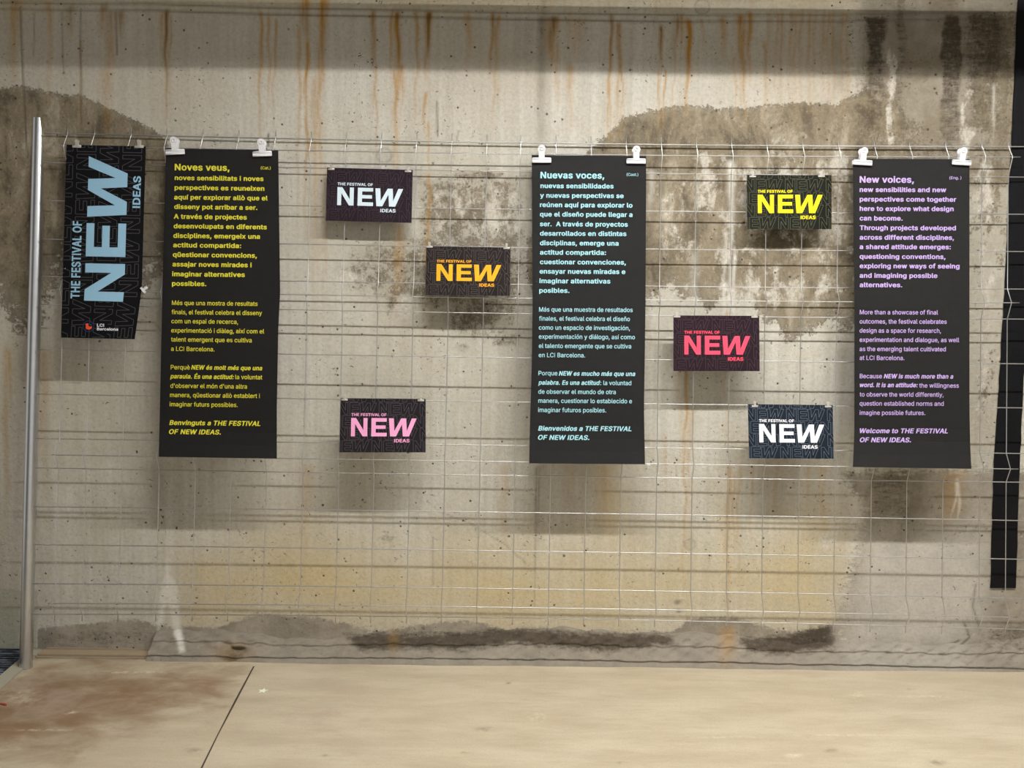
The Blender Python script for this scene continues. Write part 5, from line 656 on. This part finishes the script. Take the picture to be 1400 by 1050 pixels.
# open tube end with an inner wall
b.tube([pt, pt - d.normalized() * .12], r * .86, 28, False)
n0 = len(b.v)
ring_o = [b.v[2 * 28 + q_] for q_ in range(28)]; ring_i = [b.v[3 * 28 + q_] for q_ in range(28)]
b.add(ring_o + ring_i, [(q_, (q_ + 1) % 28, 28 + (q_ + 1) % 28, 28 + q_) for q_ in range(28)])
post = b.obj('post', MAT_STEEL, fence, True); tag(post, 'round galvanised steel post standing at the left end')
try:
    post.data.set_sharp_from_angle(angle=math.radians(40))
except Exception: pass

# ------------------------------------------------------------------ lettering
def glyph_mesh():
    cache = {}
    def get(ch, wt):
        key = (ch, wt)
        if key in cache: return cache[key]
        loops = GLYPHS[ch][1 + wt]
        if not loops: cache[key] = ([], []); return cache[key]
        import mathutils
        def ar(l): return sum(p[0] * q_[1] - q_[0] * p[1] for p, q_ in zip(l, l[1:] + l[:1]))
        def inside(p, l):
            c = False
            for a, b_ in zip(l, l[1:] + l[:1]):
                if (a[1] > p[1]) != (b_[1] > p[1]) and p[0] < (b_[0] - a[0]) * (p[1] - a[1]) / (b_[1] - a[1]) + a[0]: c = not c
            return c
        V, F = [], []
        for l in loops:
            if ar(l) <= 0: continue
            grp = [l] + [h_ for h_ in loops if ar(h_) < 0 and inside(h_[0], l)]
            n = len(V); V += [p for g_ in grp for p in g_]
            F += [tuple(i + n for i in t) for t in mathutils.geometry.tessellate_polygon([[Vector((x, y, 0)) for x, y in g_] for g_ in grp])]
        cache[key] = (V, F); return cache[key]
    return get
glyph = glyph_mesh()
def line_geo(text, wt=1, shear=0.0, track=0.0):
    """vertices in units where the cap height is 1; returns verts, faces, x0, x1"""
    V, F, x = [], [], 0.0
    grow = 20 if wt else 7; cap_h = 509.0 + 2 * grow
    for ch in text:
        gv, gf = glyph(ch, wt); n = len(V)
        V += [((x + px_ + shear * py_) / cap_h, (py_ + grow) / cap_h) for px_, py_ in gv]
        F += [tuple(i + n for i in q_) for q_ in gf]
        x += GLYPHS[ch][0] + track + (26 if wt else 6)
    X = [v[0] for v in V]
    return V, F, min(X), max(X)
class Print:
    """printed lettering of one part, collected in pixels of the sheet's face"""
    def __init__(s, sheet, eps): s.sh = sheet; s.eps = eps; s.v = []; s.f = []
    def line(s, text, xl, xr, base, slope, cap, wt=1, shear=0.0):
        V, F, a, b_ = line_geo(text, wt, shear)
        k_ = (xr - xl) / (b_ - a); n = len(s.v)
        for x, y in V:
            px_ = xl + (x - a) * k_
            s.v.append(s.sh.at_px(px_ + .013 * y * cap, base + slope * (px_ - xl) - y * cap, s.eps))
        s.f += [tuple(i + n for i in q_) for q_ in F]
    def local(s, polys, fn):
        for V, F in polys:
            n = len(s.v); s.v += [s.sh.at_st(*fn(x, y), s.eps) for x, y in V]; s.f += [tuple(i + n for i in q_) for q_ in F]
    def obj(s, name, mat, parent):
        o = mesh_obj(name, s.v, s.f, mat, parent)
        bm = bmesh.new(); bm.from_mesh(o.data)
        for fc in bm.faces:
            if fc.normal.y > 0: fc.normal_flip()
        bm.to_mesh(o.data); bm.free()
        return o
class Sheet:
    def __init__(s, left, right, depth, ns=10, nt=24, topsag=0.0):
        s.L, s.R, s.depth, s.ns, s.nt, s.sag = left, right, depth, ns, nt, topsag
    def edge(s, E_, t):
        ts = np.linspace(0, 1, len(E_)) if len(E_[0]) == 2 else [e[2] for e in E_]
        return float(np.interp(t, ts, [e[0] for e in E_])), float(np.interp(t, ts, [e[1] for e in E_]))
    def px(s, u, t):
        a = s.edge(s.L, t); c = s.edge(s.R, t)
        return a[0] + (c[0] - a[0]) * u, a[1] + (c[1] - a[1]) * u
    def at_st(s, u, t, eps=0.0):
        x, y = s.px(u, t); return on_fence(x, y, s.depth(u, t) + eps)
    def at_px(s, x, y, eps=0.0):
        t = .5; u = .5
        for _ in range(4):
            a = s.edge(s.L, min(max(t, 0), 1)); c = s.edge(s.R, min(max(t, 0), 1))
            u = (x - a[0]) / (c[0] - a[0])
            y0 = s.L[0][1] + (s.R[0][1] - s.L[0][1]) * u; y1 = s.L[-1][1] + (s.R[-1][1] - s.L[-1][1]) * u
            t = (y - y0) / (y1 - y0)
        return on_fence(x, y, s.depth(u, t) + eps)
    def build(s, name, mat, parent, strips=None, mat2=None):
        v, f, mi = [], [], []
        ns, nt = s.ns, s.nt
        for side, th in ((0, 0.0), (1, -.0009)):
            for j in range(nt + 1):
                for i in range(ns + 1): v.append(s.at_st(i / ns, j / nt, th))
        N = (ns + 1) * (nt + 1)
        for j in range(nt):
            for i in range(ns):
                a = j * (ns + 1) + i
                f.append((a, a + ns + 1, a + ns + 2, a + 1)); f.append((N + a, N + a + 1, N + a + ns + 2, N + a + ns + 1))
        rim = [i for i in range(ns + 1)] + [j * (ns + 1) + ns for j in range(1, nt + 1)] + [nt * (ns + 1) + i for i in range(ns - 1, -1, -1)] + [j * (ns + 1) for j in range(nt - 1, 0, -1)]
        for a, c in zip(rim, rim[1:] + rim[:1]): f.append((a, c, c + N, a + N))
        mi = [0] * len(f)
        if strips:
            for quad in strips:
                n = len(v); v += [s.at_st(u, t, .0005) for u, t in quad]; f.append((n, n + 1, n + 2, n + 3)); mi.append(1)
        o = mesh_obj(name, v, f, mat, parent, False, [mat, mat2] if mat2 else None, mi)
        return o

# the word NEW drawn in outline shapes (local units, y up, height 220)
N_ = [(0, 0), (0, 220), (58, 220), (147, 76), (147, 220), (195, 220), (195, 0), (140, 0), (48, 148), (48, 0)]
E_ = [(0, 0), (0, 220), (182, 220), (182, 176), (52, 176), (52, 132), (170, 132), (170, 90), (52, 90), (52, 44), (184, 44), (184, 0)]
W_ = [(15, 0), (0, 218), (58, 218), (66, 66), (146, 218), (206, 218), (214, 66), (272, 218), (330, 218), (240, 0), (166, 0), (156, 146), (86, 0)]
def fill(poly, dx=0, dy=0):
    import mathutils
    tri = mathutils.geometry.tessellate_polygon([[Vector((x, y, 0)) for x, y in poly]])
    V = [(x + dx, y + dy) for x, y in poly]; todo = [tuple(t) for t in tri]; F = []; mids = {}
    while todo:                        # small enough to follow a bent sheet
        t = todo.pop()
        e = max(((V[t[i]][0] - V[t[(i + 1) % 3]][0]) ** 2 + (V[t[i]][1] - V[t[(i + 1) % 3]][1]) ** 2, i) for i in range(3))
        if e[0] < 45 ** 2: F.append(t); continue
        i = e[1]; a, c, o = t[i], t[(i + 1) % 3], t[(i + 2) % 3]; key = (min(a, c), max(a, c))
        if key not in mids: mids[key] = len(V); V.append(((V[a][0] + V[c][0]) / 2, (V[a][1] + V[c][1]) / 2))
        m_ = mids[key]; todo += [(a, m_, o), (m_, c, o)]
    return (V, F)
def clip(p, q_, x0, y0, x1, y1):
    dx, dy = q_[0] - p[0], q_[1] - p[1]; a, c = 0.0, 1.0
    for pp, qq in ((-dx, p[0] - x0), (dx, x1 - p[0]), (-dy, p[1] - y0), (dy, y1 - p[1])):
        if abs(pp) < 1e-9:
            if qq < 0: return None
        else:
            r_ = qq / pp
            if pp < 0: a = max(a, r_)
            else: c = min(c, r_)
    if a >= c: return None
    return (p[0] + dx * a, p[1] + dy * a), (p[0] + dx * c, p[1] + dy * c)
def outline_quads(w, h, rows, letter_h, period, stroke):
    """rows: list of (baseline y down from the top, x of an E); outlined NEW NEW ... clipped to the w x h box; quads in 0..1 coords"""
    k_ = letter_h / 220.0; out = []
    for base, ex in rows:
        for rep in range(-3, 5):
            for poly, off in ((N_, -.285), (E_, 0.0), (W_, .245)):
                ox = ex + (rep + off) * period
                if ox > w or ox + 340 * k_ < 0: continue
                kx = k_ * (.62 if poly is not W_ else .62) * period / (letter_h * 2.28)
                P_ = [(ox + x * kx, base - y * k_) for x, y in poly]
                for p, q_ in zip(P_, P_[1:] + P_[:1]):
                    sg = clip(p, q_, 1, 1, w - 1, h - 1)
                    if not sg: continue
                    (x0, y0), (x1, y1) = sg; L_ = math.hypot(x1 - x0, y1 - y0) or 1
                    nx, ny = -(y1 - y0) / L_ * stroke / 2, (x1 - x0) / L_ * stroke / 2
                    out.append([((x0 + nx) / w, (y0 + ny) / h), ((x1 + nx) / w, (y1 + ny) / h), ((x1 - nx) / w, (y1 - ny) / h), ((x0 - nx) / w, (y0 - ny) / h)])
    return out

# ------------------------------------------------------------------ clips
def bulldog(name, px_, py_, wpx, off, mat, label, cat, group, tilt=0.0, hole_mat=None):
    """spring clip gripping the top edge of a sheet: jaw bar, two handles that rise behind and in front"""
    c = on_fence(px_, py_, off); sc = (on_fence(px_ + wpx / 2, py_, off) - on_fence(px_ - wpx / 2, py_, off)).length
    root = empty(name, c, label, cat, group)
    rot = Matrix.Rotation(tilt, 3, 'Y')
    def place(p): return c + rot @ (p * sc)
    # jaw: two long lips rolled at the edge and bridged at the top
    b = MB()
    prof = [(-.5, -.16), (.5, -.16), (.515, -.10), (.515, .07), (.47, .115), (.12, .125), (-.12, .125), (-.47, .115), (-.515, .07), (-.515, -.10)]
    b.prism(prof, -.075, -.035, place); b.prism(prof, .035, .075, place)
    o = b.obj('jaw', mat, root)
    b = MB()
    b.tube([place(Vector((-.5, -.085, -.135))), place(Vector((.5, -.085, -.135)))], .036 * sc, 10)
    b.tube([place(Vector((-.5, -.06, .06))), place(Vector((.5, -.06, .06)))], .045 * sc, 10)
    b.obj('lip', mat, root, True)
    for sgn in (-1, 1):
        ol = [(-.155, .02), (-.155, .30)]
        for a in range(-60, 241, 20):
            r_ = .20; ol.append((-math.cos(math.radians(a)) * -r_ * 1, .57 + math.sin(math.radians(a)) * r_))
        pts = [(.16, .02), (.155, .40)] + [(.205 * math.cos(math.radians(a)), .56 + .205 * math.sin(math.radians(a))) for a in range(-38, 219, 16)] + [(-.155, .40), (-.16, .02)]
        b = MB()
        def pl(p, sgn=sgn):
            y = sgn * (.085 + .12 * p.z * p.z) + p.y
            return place(Vector((p.x, y, p.z)))
        b.prism(pts, -.015, .015, pl)
        hd = b.obj('handle', mat, root)
        if sgn < 0:
            b = MB()
            ringp = [pl(Vector((.085 * math.cos(a * math.pi / 8), -.022, .57 + .085 * math.sin(a * math.pi / 8)))) for a in range(17)]
            b.tube(ringp, .022 * sc, 6, False); b.obj('hole_rim', mat, hd, True)
    return root
# ------------------------------------------------------------------ the three tall text posters
def tall_depth(curl):
    return lambda u, t: .042 + curl * max(0.0, (t - .86) / .14) ** 2 + .006 * math.sin(math.pi * u) * math.sin(math.pi * min(1, max(0, t)))
def tall_poster(label, left, right, col, ink, texts, slope, curl):
    sh = Sheet(left, right, tall_depth(curl))
    root = empty('text_poster', on_fence(*sh.px(.5, 1), .03), label, 'poster', None)
    sh.build('sheet', paper_mat('poster_paper', col), root)
    pm = print_mat('poster_ink', ink)
    for part, lines in texts:
        p = Print(sh, .0010)
        for text, xl_, xr_, base, cap, wt, shr in lines: p.line(text, xl_, xr_, base, slope, cap, wt, shr)
        p.obj(part, pm, root)
    return root
IT = .20
def conv(rows, ox, oy, cap, wt, shr=0.0, sc=4.2):
    return [(t, ox + a / sc, ox + c / sc, oy + y / sc, cap, wt, shr) for t, a, c, y in rows]
def texts_of(ox, oy1, oy2, head, body, tagl, light, mixed, after, bye):
    return [('heading_lettering', conv([head], ox, oy1, 9.0, 1)),
            ('bold_lettering', conv(body, ox, oy1, 6.5, 1)),
            ('language_lettering', conv([tagl], ox, oy1, 3.9, 0)),
            ('light_lettering', conv(light, ox, oy2, 6.1, 0)),
            ('attitude_lettering', conv([m_ for m_ in mixed if m_[0][0] != '*'], ox, oy2, 6.1, 0) + conv([(m_[0][1:],) + m_[1:] for m_ in mixed if m_[0][0] == '*'], ox, oy2, 6.2, 1, IT) + conv(after, ox, oy2, 6.1, 0)),
            ('welcome_lettering', conv(bye, ox, oy2, 6.6, 1, IT))]
T1 = texts_of(200, 170, 400, ("Noves veus,", 163, 478, 264),
    [("noves sensibilitats i noves", 163, 673, 320), ("perspectives es reuneixen", 162, 678, 376), ("aquí per explorar allò que el", 160, 697, 431), ("disseny pot arribar a ser.", 160, 638, 486), ("A través de projectes", 158, 577, 542), ("desenvolupats en diferents", 157, 692, 597), ("disciplines, emergeix una", 155, 653, 652), ("actitud compartida:", 154, 545, 706), ("qüestionar convencions,", 152, 635, 761), ("assajar noves mirades i", 150, 605, 816), ("imaginar alternatives", 148, 566, 872), ("possibles.", 147, 345, 927)],
    ("(Cat.)", 657, 714, 258),
    [("Més que una mostra de resultats", 147, 639, 71), ("finals, el festival celebra el disseny", 145, 664, 124), ("com un espai de recerca,", 144, 527, 176), ("experimentació i diàleg, així com el", 143, 677, 229), ("talent emergent que es cultiva", 142, 605, 281), ("a LCI Barcelona.", 142, 392, 335)],
    [("Perquè", 140, 250, 441), ("*NEW és molt més que una", 258, 666, 442), ("*paraula. És una actitud:", 137, 503, 493), ("la voluntat", 511, 666, 497)],
    [("d'observar el món d'una altra", 138, 578, 547), ("manera, qüestionar allò establert i", 136, 652, 600), ("imaginar futurs possibles.", 134, 525, 653)],
    [("Benvinguts a THE FESTIVAL", 132, 655, 760), ("OF NEW IDEAS.", 130, 428, 812)])
T2 = texts_of(700, 180, 410, ("Nuevas voces,", 163, 530, 268),
    [("nuevas sensibilidades", 163, 583, 324), ("y nuevas perspectivas se", 161, 641, 379), ("reúnen aquí para explorar lo", 160, 692, 433), ("que el diseño puede llegar a", 160, 692, 487), ("ser.  A través de proyectos", 160, 665, 543), ("desarrollados en distintas", 160, 657, 597), ("disciplinas, emerge una", 160, 612, 652), ("actitud compartida:", 160, 540, 706), ("cuestionar convenciones,", 160, 654, 761), ("ensayar nuevas miradas e", 158, 651, 815), ("imaginar alternativas", 157, 565, 870), ("posibles.", 156, 330, 925)],
    ("(Cast.)", 658, 725, 254),
    [("Más que una muestra de resultados", 155, 693, 67), ("finales, el festival celebra el diseño", 155, 677, 119), ("como un espacio de investigación,", 154, 677, 171), ("experimentación y diálogo, así como", 154, 706, 223), ("el talento emergente que se cultiva", 154, 684, 276), ("en LCI Barcelona.", 153, 420, 329)],
    [("Porque", 152, 261, 433), ("*NEW es mucho más que una", 269, 708, 435), ("*palabra. Es una actitud", 151, 505, 487), (": la voluntad", 507, 685, 489)],
    [("de observar el mundo de otra", 151, 596, 539), ("manera, cuestionar lo establecido e", 151, 689, 591), ("imaginar futuros posibles.", 150, 541, 644)],
    [("Bienvenidos a THE FESTIVAL", 150, 686, 751), ("OF NEW IDEAS.", 149, 444, 803)])
T3 = texts_of(1140, 180, 410, ("New voices,", 148, 460, 293),
    [("new sensibilities and new", 148, 645, 346), ("perspectives come together", 148, 703, 401), ("here to explore what design", 148, 688, 455), ("can become.", 148, 395, 510), ("Through projects developed", 148, 701, 565), ("across different disciplines,", 148, 690, 620), ("a shared attitude emerges:", 148, 672, 674), ("questioning conventions,", 148, 641, 730), ("exploring new ways of seeing", 148, 722, 784), ("and imagining possible", 148, 595, 839), ("alternatives.", 148, 393, 893)],
    ("(Eng. )", 664, 732, 273),
    [("More than a showcase of final", 149, 598, 83), ("outcomes, the festival celebrates", 148, 648, 136), ("design as a space for research,", 148, 615, 188), ("experimentation and dialogue, as well", 148, 720, 241), ("as the emerging talent cultivated", 148, 643, 294), ("at LCI Barcelona.", 148, 405, 345)],
    [("Because", 149, 276, 450), ("*NEW is much more than a", 287, 686, 451), ("*word. It is an attitude:", 149, 482, 501), ("the willingness", 490, 718, 504)],
    [("to observe the world differently,", 148, 630, 555), ("question established norms and", 148, 631, 607), ("imagine possible futures.", 148, 525, 660)],
    [("Welcome to THE FESTIVAL", 149, 655, 765), ("OF NEW IDEAS.", 149, 443, 817)])
tall_poster('tall black text poster with yellow lettering beginning Noves veus', [(227, 203, 0), (222, 400, .465), (218.5, 560, .845), (217, 624.5, 1)], [(380.5, 206, 0), (383, 400, .46), (380.5, 450, .58), (378.5, 560, .84), (378.5, 627, 1)], (36, 35, 34), (222, 214, 60), T1, .0120, .030)
tall_poster('tall black text poster with pale blue lettering beginning Nuevas voces', [(727, 212, 0), (728, 420, .495), (727, 500, .685), (724, 600, .92), (723.5, 633.5, 1)], [(883.5, 213.5, 0), (882.5, 420, .49), (880.5, 560, .82), (881.8, 634.8, 1)], (40, 40, 40), (165, 216, 226), T2, .0060, .025)
tall_poster('tall black text poster with lilac lettering beginning New voices', [(1166, 217, 0), (1168, 400, .435), (1168, 590, .885), (1166, 638.5, 1)], [(1325.5, 217.5, 0), (1325.5, 560, .81), (1326.5, 610, .93), (1328, 641, 1)], (40, 40, 39), (193, 166, 222), T3, .0035, .035)

# ------------------------------------------------------------------ the six small NEW posters
SW, SH_ = 1018.0, 648.0
def small_poster(label, corners, paper, ink, line_col, top, bot):
    (x0, y0), (x1, y1), (x2, y2), (x3, y3) = corners
    sh = Sheet([(x0, y0, 0), (x3, y3, 1)], [(x1, y1, 0), (x2, y2, 1)], lambda u, t: top + (bot - top) * t + .004 * math.sin(math.pi * u), 8, 8)
    root = empty('festival_sign', on_fence(*sh.px(.5, 1), bot), label, 'sign', None)
    rows = [(42, 35 - 5), (192, 110), (345, 30), (495, 110), (646, 30)]
    q_ = outline_quads(SW, SH_, rows, 138, 490, 4.2)
    sh.build('sheet', paper_mat('sign_paper', paper), root, q_, print_mat('outline_ink', line_col))
    im = print_mat('sign_ink', ink)
    p = Print(sh, .0012)
    p.local([fill(N_, 130, 0), fill(E_, 372, 0), fill(W_, 580, 0)], lambda x, y: (x / SW, (455 - y) / SH_)); p.obj('headline_lettering', im, root)
    for part, text, xa, xb, base, cap in (('tagline_lettering', 'THE FESTIVAL OF', 130, 550, 212, 34), ('subline_lettering', 'IDEAS', 645, 826, 527, 42)):
        V, F, a, c = line_geo(text, 1); k_ = (xb - xa) / (c - a)
        p = Print(sh, .0012); p.local([([(xa + (x - a) * k_, y * cap) for x, y in V], F)], lambda x, y, base=base: (x / SW, (base - y) / SH_)); p.obj(part, im, root)
    return root
small_poster('small plum sign with white NEW lettering, beside the yellow-lettered tall poster', [(447.2, 229), (564.3, 232.3), (562.7, 304.8), (445.2, 301.6)], (38, 29, 37), (214, 231, 240), (64, 47, 55), .012, .020)
small_poster('small dark sign with orange NEW lettering, hung centrally on the mesh', [(582.7, 336.3), (698, 338.3), (697.4, 404.6), (581.4, 403.8)], (37, 31, 31), (246, 172, 14), (84, 74, 68), .016, .040)
small_poster('small dark sign with pink NEW lettering, lowest of the signs beside the yellow-lettered tall poster', [(466, 544.3), (582, 545.4), (582, 618.6), (464, 618.6)], (36, 31, 34), (240, 164, 206), (82, 74, 80), .014, .040)
small_poster('small black sign with bright yellow NEW lettering, beside the lilac-lettered tall poster', [(1021, 239.3), (1137, 239.3), (1137, 313.4), (1021.4, 313.4)], (25, 25, 18), (250, 234, 0), (84, 86, 62), .012, .020)
small_poster('small plum sign with coral red NEW lettering, beside the pale-blue-lettered tall poster', [(920.6, 431.2), (1038, 431.8), (1038.7, 507.5), (920.6, 507.2)], (42, 28, 36), (252, 76, 104), (72, 48, 58), .014, .020)
small_poster('small navy sign with white NEW lettering and blue-grey outlines, lowest beside the lilac-lettered poster', [(1022.3, 552.5), (1138.6, 553.8), (1140, 627.4), (1024, 626.8)], (31, 37, 47), (246, 246, 250), (92, 106, 122), .014, .040)

# ------------------------------------------------------------------ the upright banner beside the post
bl = [(90.8, 197.8, 0), (88, 300, .39), (85.5, 390, .73), (83.3, 461.6, 1)]
br = [(199.5, 200.2, 0), (196.5, 300, .38), (194, 392, .73), (190.5, 420, .83), (184.2, 463.8, 1)]
sh = Sheet(bl, br, lambda u, t: .042 + .006 * math.sin(math.pi * u) - .010 * max(0, u - .6) * max(0, t - .73) * 4, 10, 20)
ban = empty('festival_banner', on_fence(*sh.px(.5, 1), .03), 'upright black banner with light blue NEW lettering reading upwards, beside the steel post', 'banner')
BW, BH = 772.0, 320.0            # landscape design box, turned a quarter turn
def turn(x, y): return (y / BH, 1 - x / BW)        # x along the banner upwards, y down from the top of the lettering
rows = [(84, -30), (205, 100), (330, -30)]
q_ = [[turn(a * BW, c * BH) for a, c in quad] for quad in outline_quads(BW, BH, [(28, 130), (120, -10), (212, 130), (304, -10)], 76, 252, 2.6)]
sh.build('sheet', paper_mat('banner_paper', (17, 17, 20)), ban, q_, print_mat('banner_outline', (64, 60, 64)))
im = print_mat('banner_ink', (152, 196, 222))
def zl(poly, x0, w, x1, x2): return [(x0 + x * (x2 - x1) / w + 0, y) for x, y in poly]
p = Print(sh, .0012)
for poly, w, xa, xb in ((N_, 195, 150, 298), (E_, 184, 326, 460), (W_, 330, 484, 728)):
    V, F = fill([(xa + x * (xb - xa) / w, y * 160 / 220) for x, y in poly])
    p.local([(V, F)], lambda x, y: turn(x, 250 - y))
p.obj('headline_lettering', im, ban)
for part, text, xa, xb, base, cap in (('tagline_lettering', 'THE FESTIVAL OF', 157, 466, 71, 37), ('subline_lettering', 'IDEAS', 524, 652, 304, 31)):
    V, F, a, c = line_geo(text, 1); k_ = (xb - xa) / (c - a)
    p = Print(sh, .0012); p.local([([(xa + (x - a) * k_, y * cap) for x, y in V], F)], lambda x, y, base=base: turn(x, base - y)); p.obj(part, im, ban)
logo = Print(sh, .0013)
def pxl(x, y): return (80 + x / 8.75, 380 + y / 8.75)
def disc(cx, cy, r0, r1, n=40):
    V = [(cx + r * math.cos(2 * math.pi * i / n), cy + r * math.sin(2 * math.pi * i / n)) for i in range(n) for r in (r0, r1)]
    return V, [(2 * i, 2 * i + 1, (2 * i + 3) % (2 * n), (2 * i + 2) % (2 * n)) for i in range(n)]
V, F = disc(358, 578, 58, 68); ringp = Print(sh, .0013); ringp.v = [sh.at_px(*pxl(x, y), .0013) for x, y in V]; ringp.f = F
ringo = ringp.obj('logo_ring', print_mat('logo_navy', (30, 42, 88)), ban)
poly = [(324, 548), (332, 543), (358, 543), (358, 565), (364, 578), (378, 582), (400, 580), (400, 594), (390, 610), (366, 619), (342, 616), (328, 604)]
V, F = fill(poly); g = Print(sh, .0014); g.v = [sh.at_px(*pxl(x, y), .0014) for x, y in V]; g.f = F; g.obj('logo_mark', print_mat('logo_orange', (236, 82, 44)), ban)
V, F = fill([(370, 545), (392, 552), (404, 572), (382, 572), (370, 562)]); g = Print(sh, .0014); g.v = [sh.at_px(*pxl(x, y), .0014) for x, y in V]; g.f = F; g.obj('logo_wedge', print_mat('logo_teal', (24, 62, 92)), ban)
g = Print(sh, .0013)
g.line('LCI', 132.5, 142.3, 446.6, .02, 4.2); g.line('Barcelona', 132.5, 161.5, 451.6, .02, 4.0); g.obj('logo_lettering', print_mat('logo_white', (232, 232, 236)), ban)

# ------------------------------------------------------------------ clips on the tall posters, the signs and the banner
TALL = [('Noves veus', (240, 207.5), (359, 210)), ('Nuevas voces', (740.5, 218.8), (869.5, 220)), ('New voices', (1178.7, 222), (1314, 222))]
for who, a, c in TALL:
    for (x, y), side in ((a, 'left'), (c, 'right')):
        lean = {'Noves veus': -.05, 'Nuevas voces': 0.0, 'New voices': .06}[who]
        bulldog('bulldog_clip', x, y, 25.5, .044, MAT_CLIPW, f'white bulldog clip gripping the {who} poster at its top {side} corner', 'clip', 'white bulldog clips on the tall posters', -.012 + lean)
SM = [('white-lettered plum', (453, 231), (558, 234), .013), ('orange-lettered', (587.2, 337.2), (692.6, 339), .017), ('pink-lettered', (471, 546), (575.5, 547), .015), ('yellow-lettered small', (1029, 241), (1122.8, 240.6), .013), ('coral-lettered', (925.6, 432.6), (1031.6, 433), .015), ('white-lettered navy', (1032, 554.8), (1132, 555.4), .015)]
for who, a, c, off in SM:
    for (x, y), side in ((a, 'left'), (c, 'right')):
        bulldog('sign_clip', x, y, 8.6, off + .001, MAT_CLIPS, f'tiny silver bulldog clip at the top {side} corner of the {who} sign', 'clip', 'tiny silver clips on the small signs', -.012)
for (x, y), side in (((105.5, 200), 'left'), ((190.5, 200.3), 'right')):
    bulldog('sign_clip', x, y, 12, .043, MAT_CLIPS, f'small brass-toned clip at the top {side} corner of the upright banner', 'clip', 'small clips on the upright banner', -.012)
bulldog('sign_clip', 195.8, 396.6, 9, .045, MAT_CLIPW, 'small white clip tilted on the right edge of the upright banner', 'clip', 'small clips on the upright banner', math.radians(50))
bulldog('sign_clip', 886.2, 635.5, 5, .020, MAT_CLIPW, 'tiny white clip at the bottom right corner of the Nuevas voces poster', 'clip', None, math.radians(180))

# ------------------------------------------------------------------ scraps on the floor
c = on_floor(359.5, 944.5, 0)
b = MB(); ol = []
for i in range(10):
    r_ = .024 if i % 2 == 0 else .010; a = i * math.pi / 5 + .3; ol.append((r_ * math.cos(a), r_ * math.sin(a)))
n = len(ol); v = [c + Vector((x, y, .0012)) for x, y in ol] + [c + Vector((x, y, .0001)) for x, y in ol]
b.add(v, [tuple(range(n))] + [(i, i + n, (i + 1) % n + n, (i + 1) % n) for i in range(n)])
tag(b.obj('paper_star', simple('pale_paper', lin((226, 232, 206)), .7)), 'small pale star-shaped scrap lying on the floor beside the joint', 'scrap')
c = on_floor(4, 963.5, 0)
b = MB()
pts = [(-.020, .006), (-.010, .010), (.004, .004), (.016, .000), (.022, -.008), (.010, -.008), (-.004, -.003), (-.014, .001)]
v = [c + Vector((x, y, .004 + .002 * math.sin(x * 200))) for x, y in pts] + [c + Vector((x, y, .0002)) for x, y in pts]; n = len(pts)
b.add(v, [tuple(range(n))] + [(i, i + n, (i + 1) % n + n, (i + 1) % n) for i in range(n)])
tag(b.obj('floor_scrap', simple('red_scrap', lin((150, 48, 36)), .7)), 'small red scrap lying on the floor in front of the post', 'scrap')
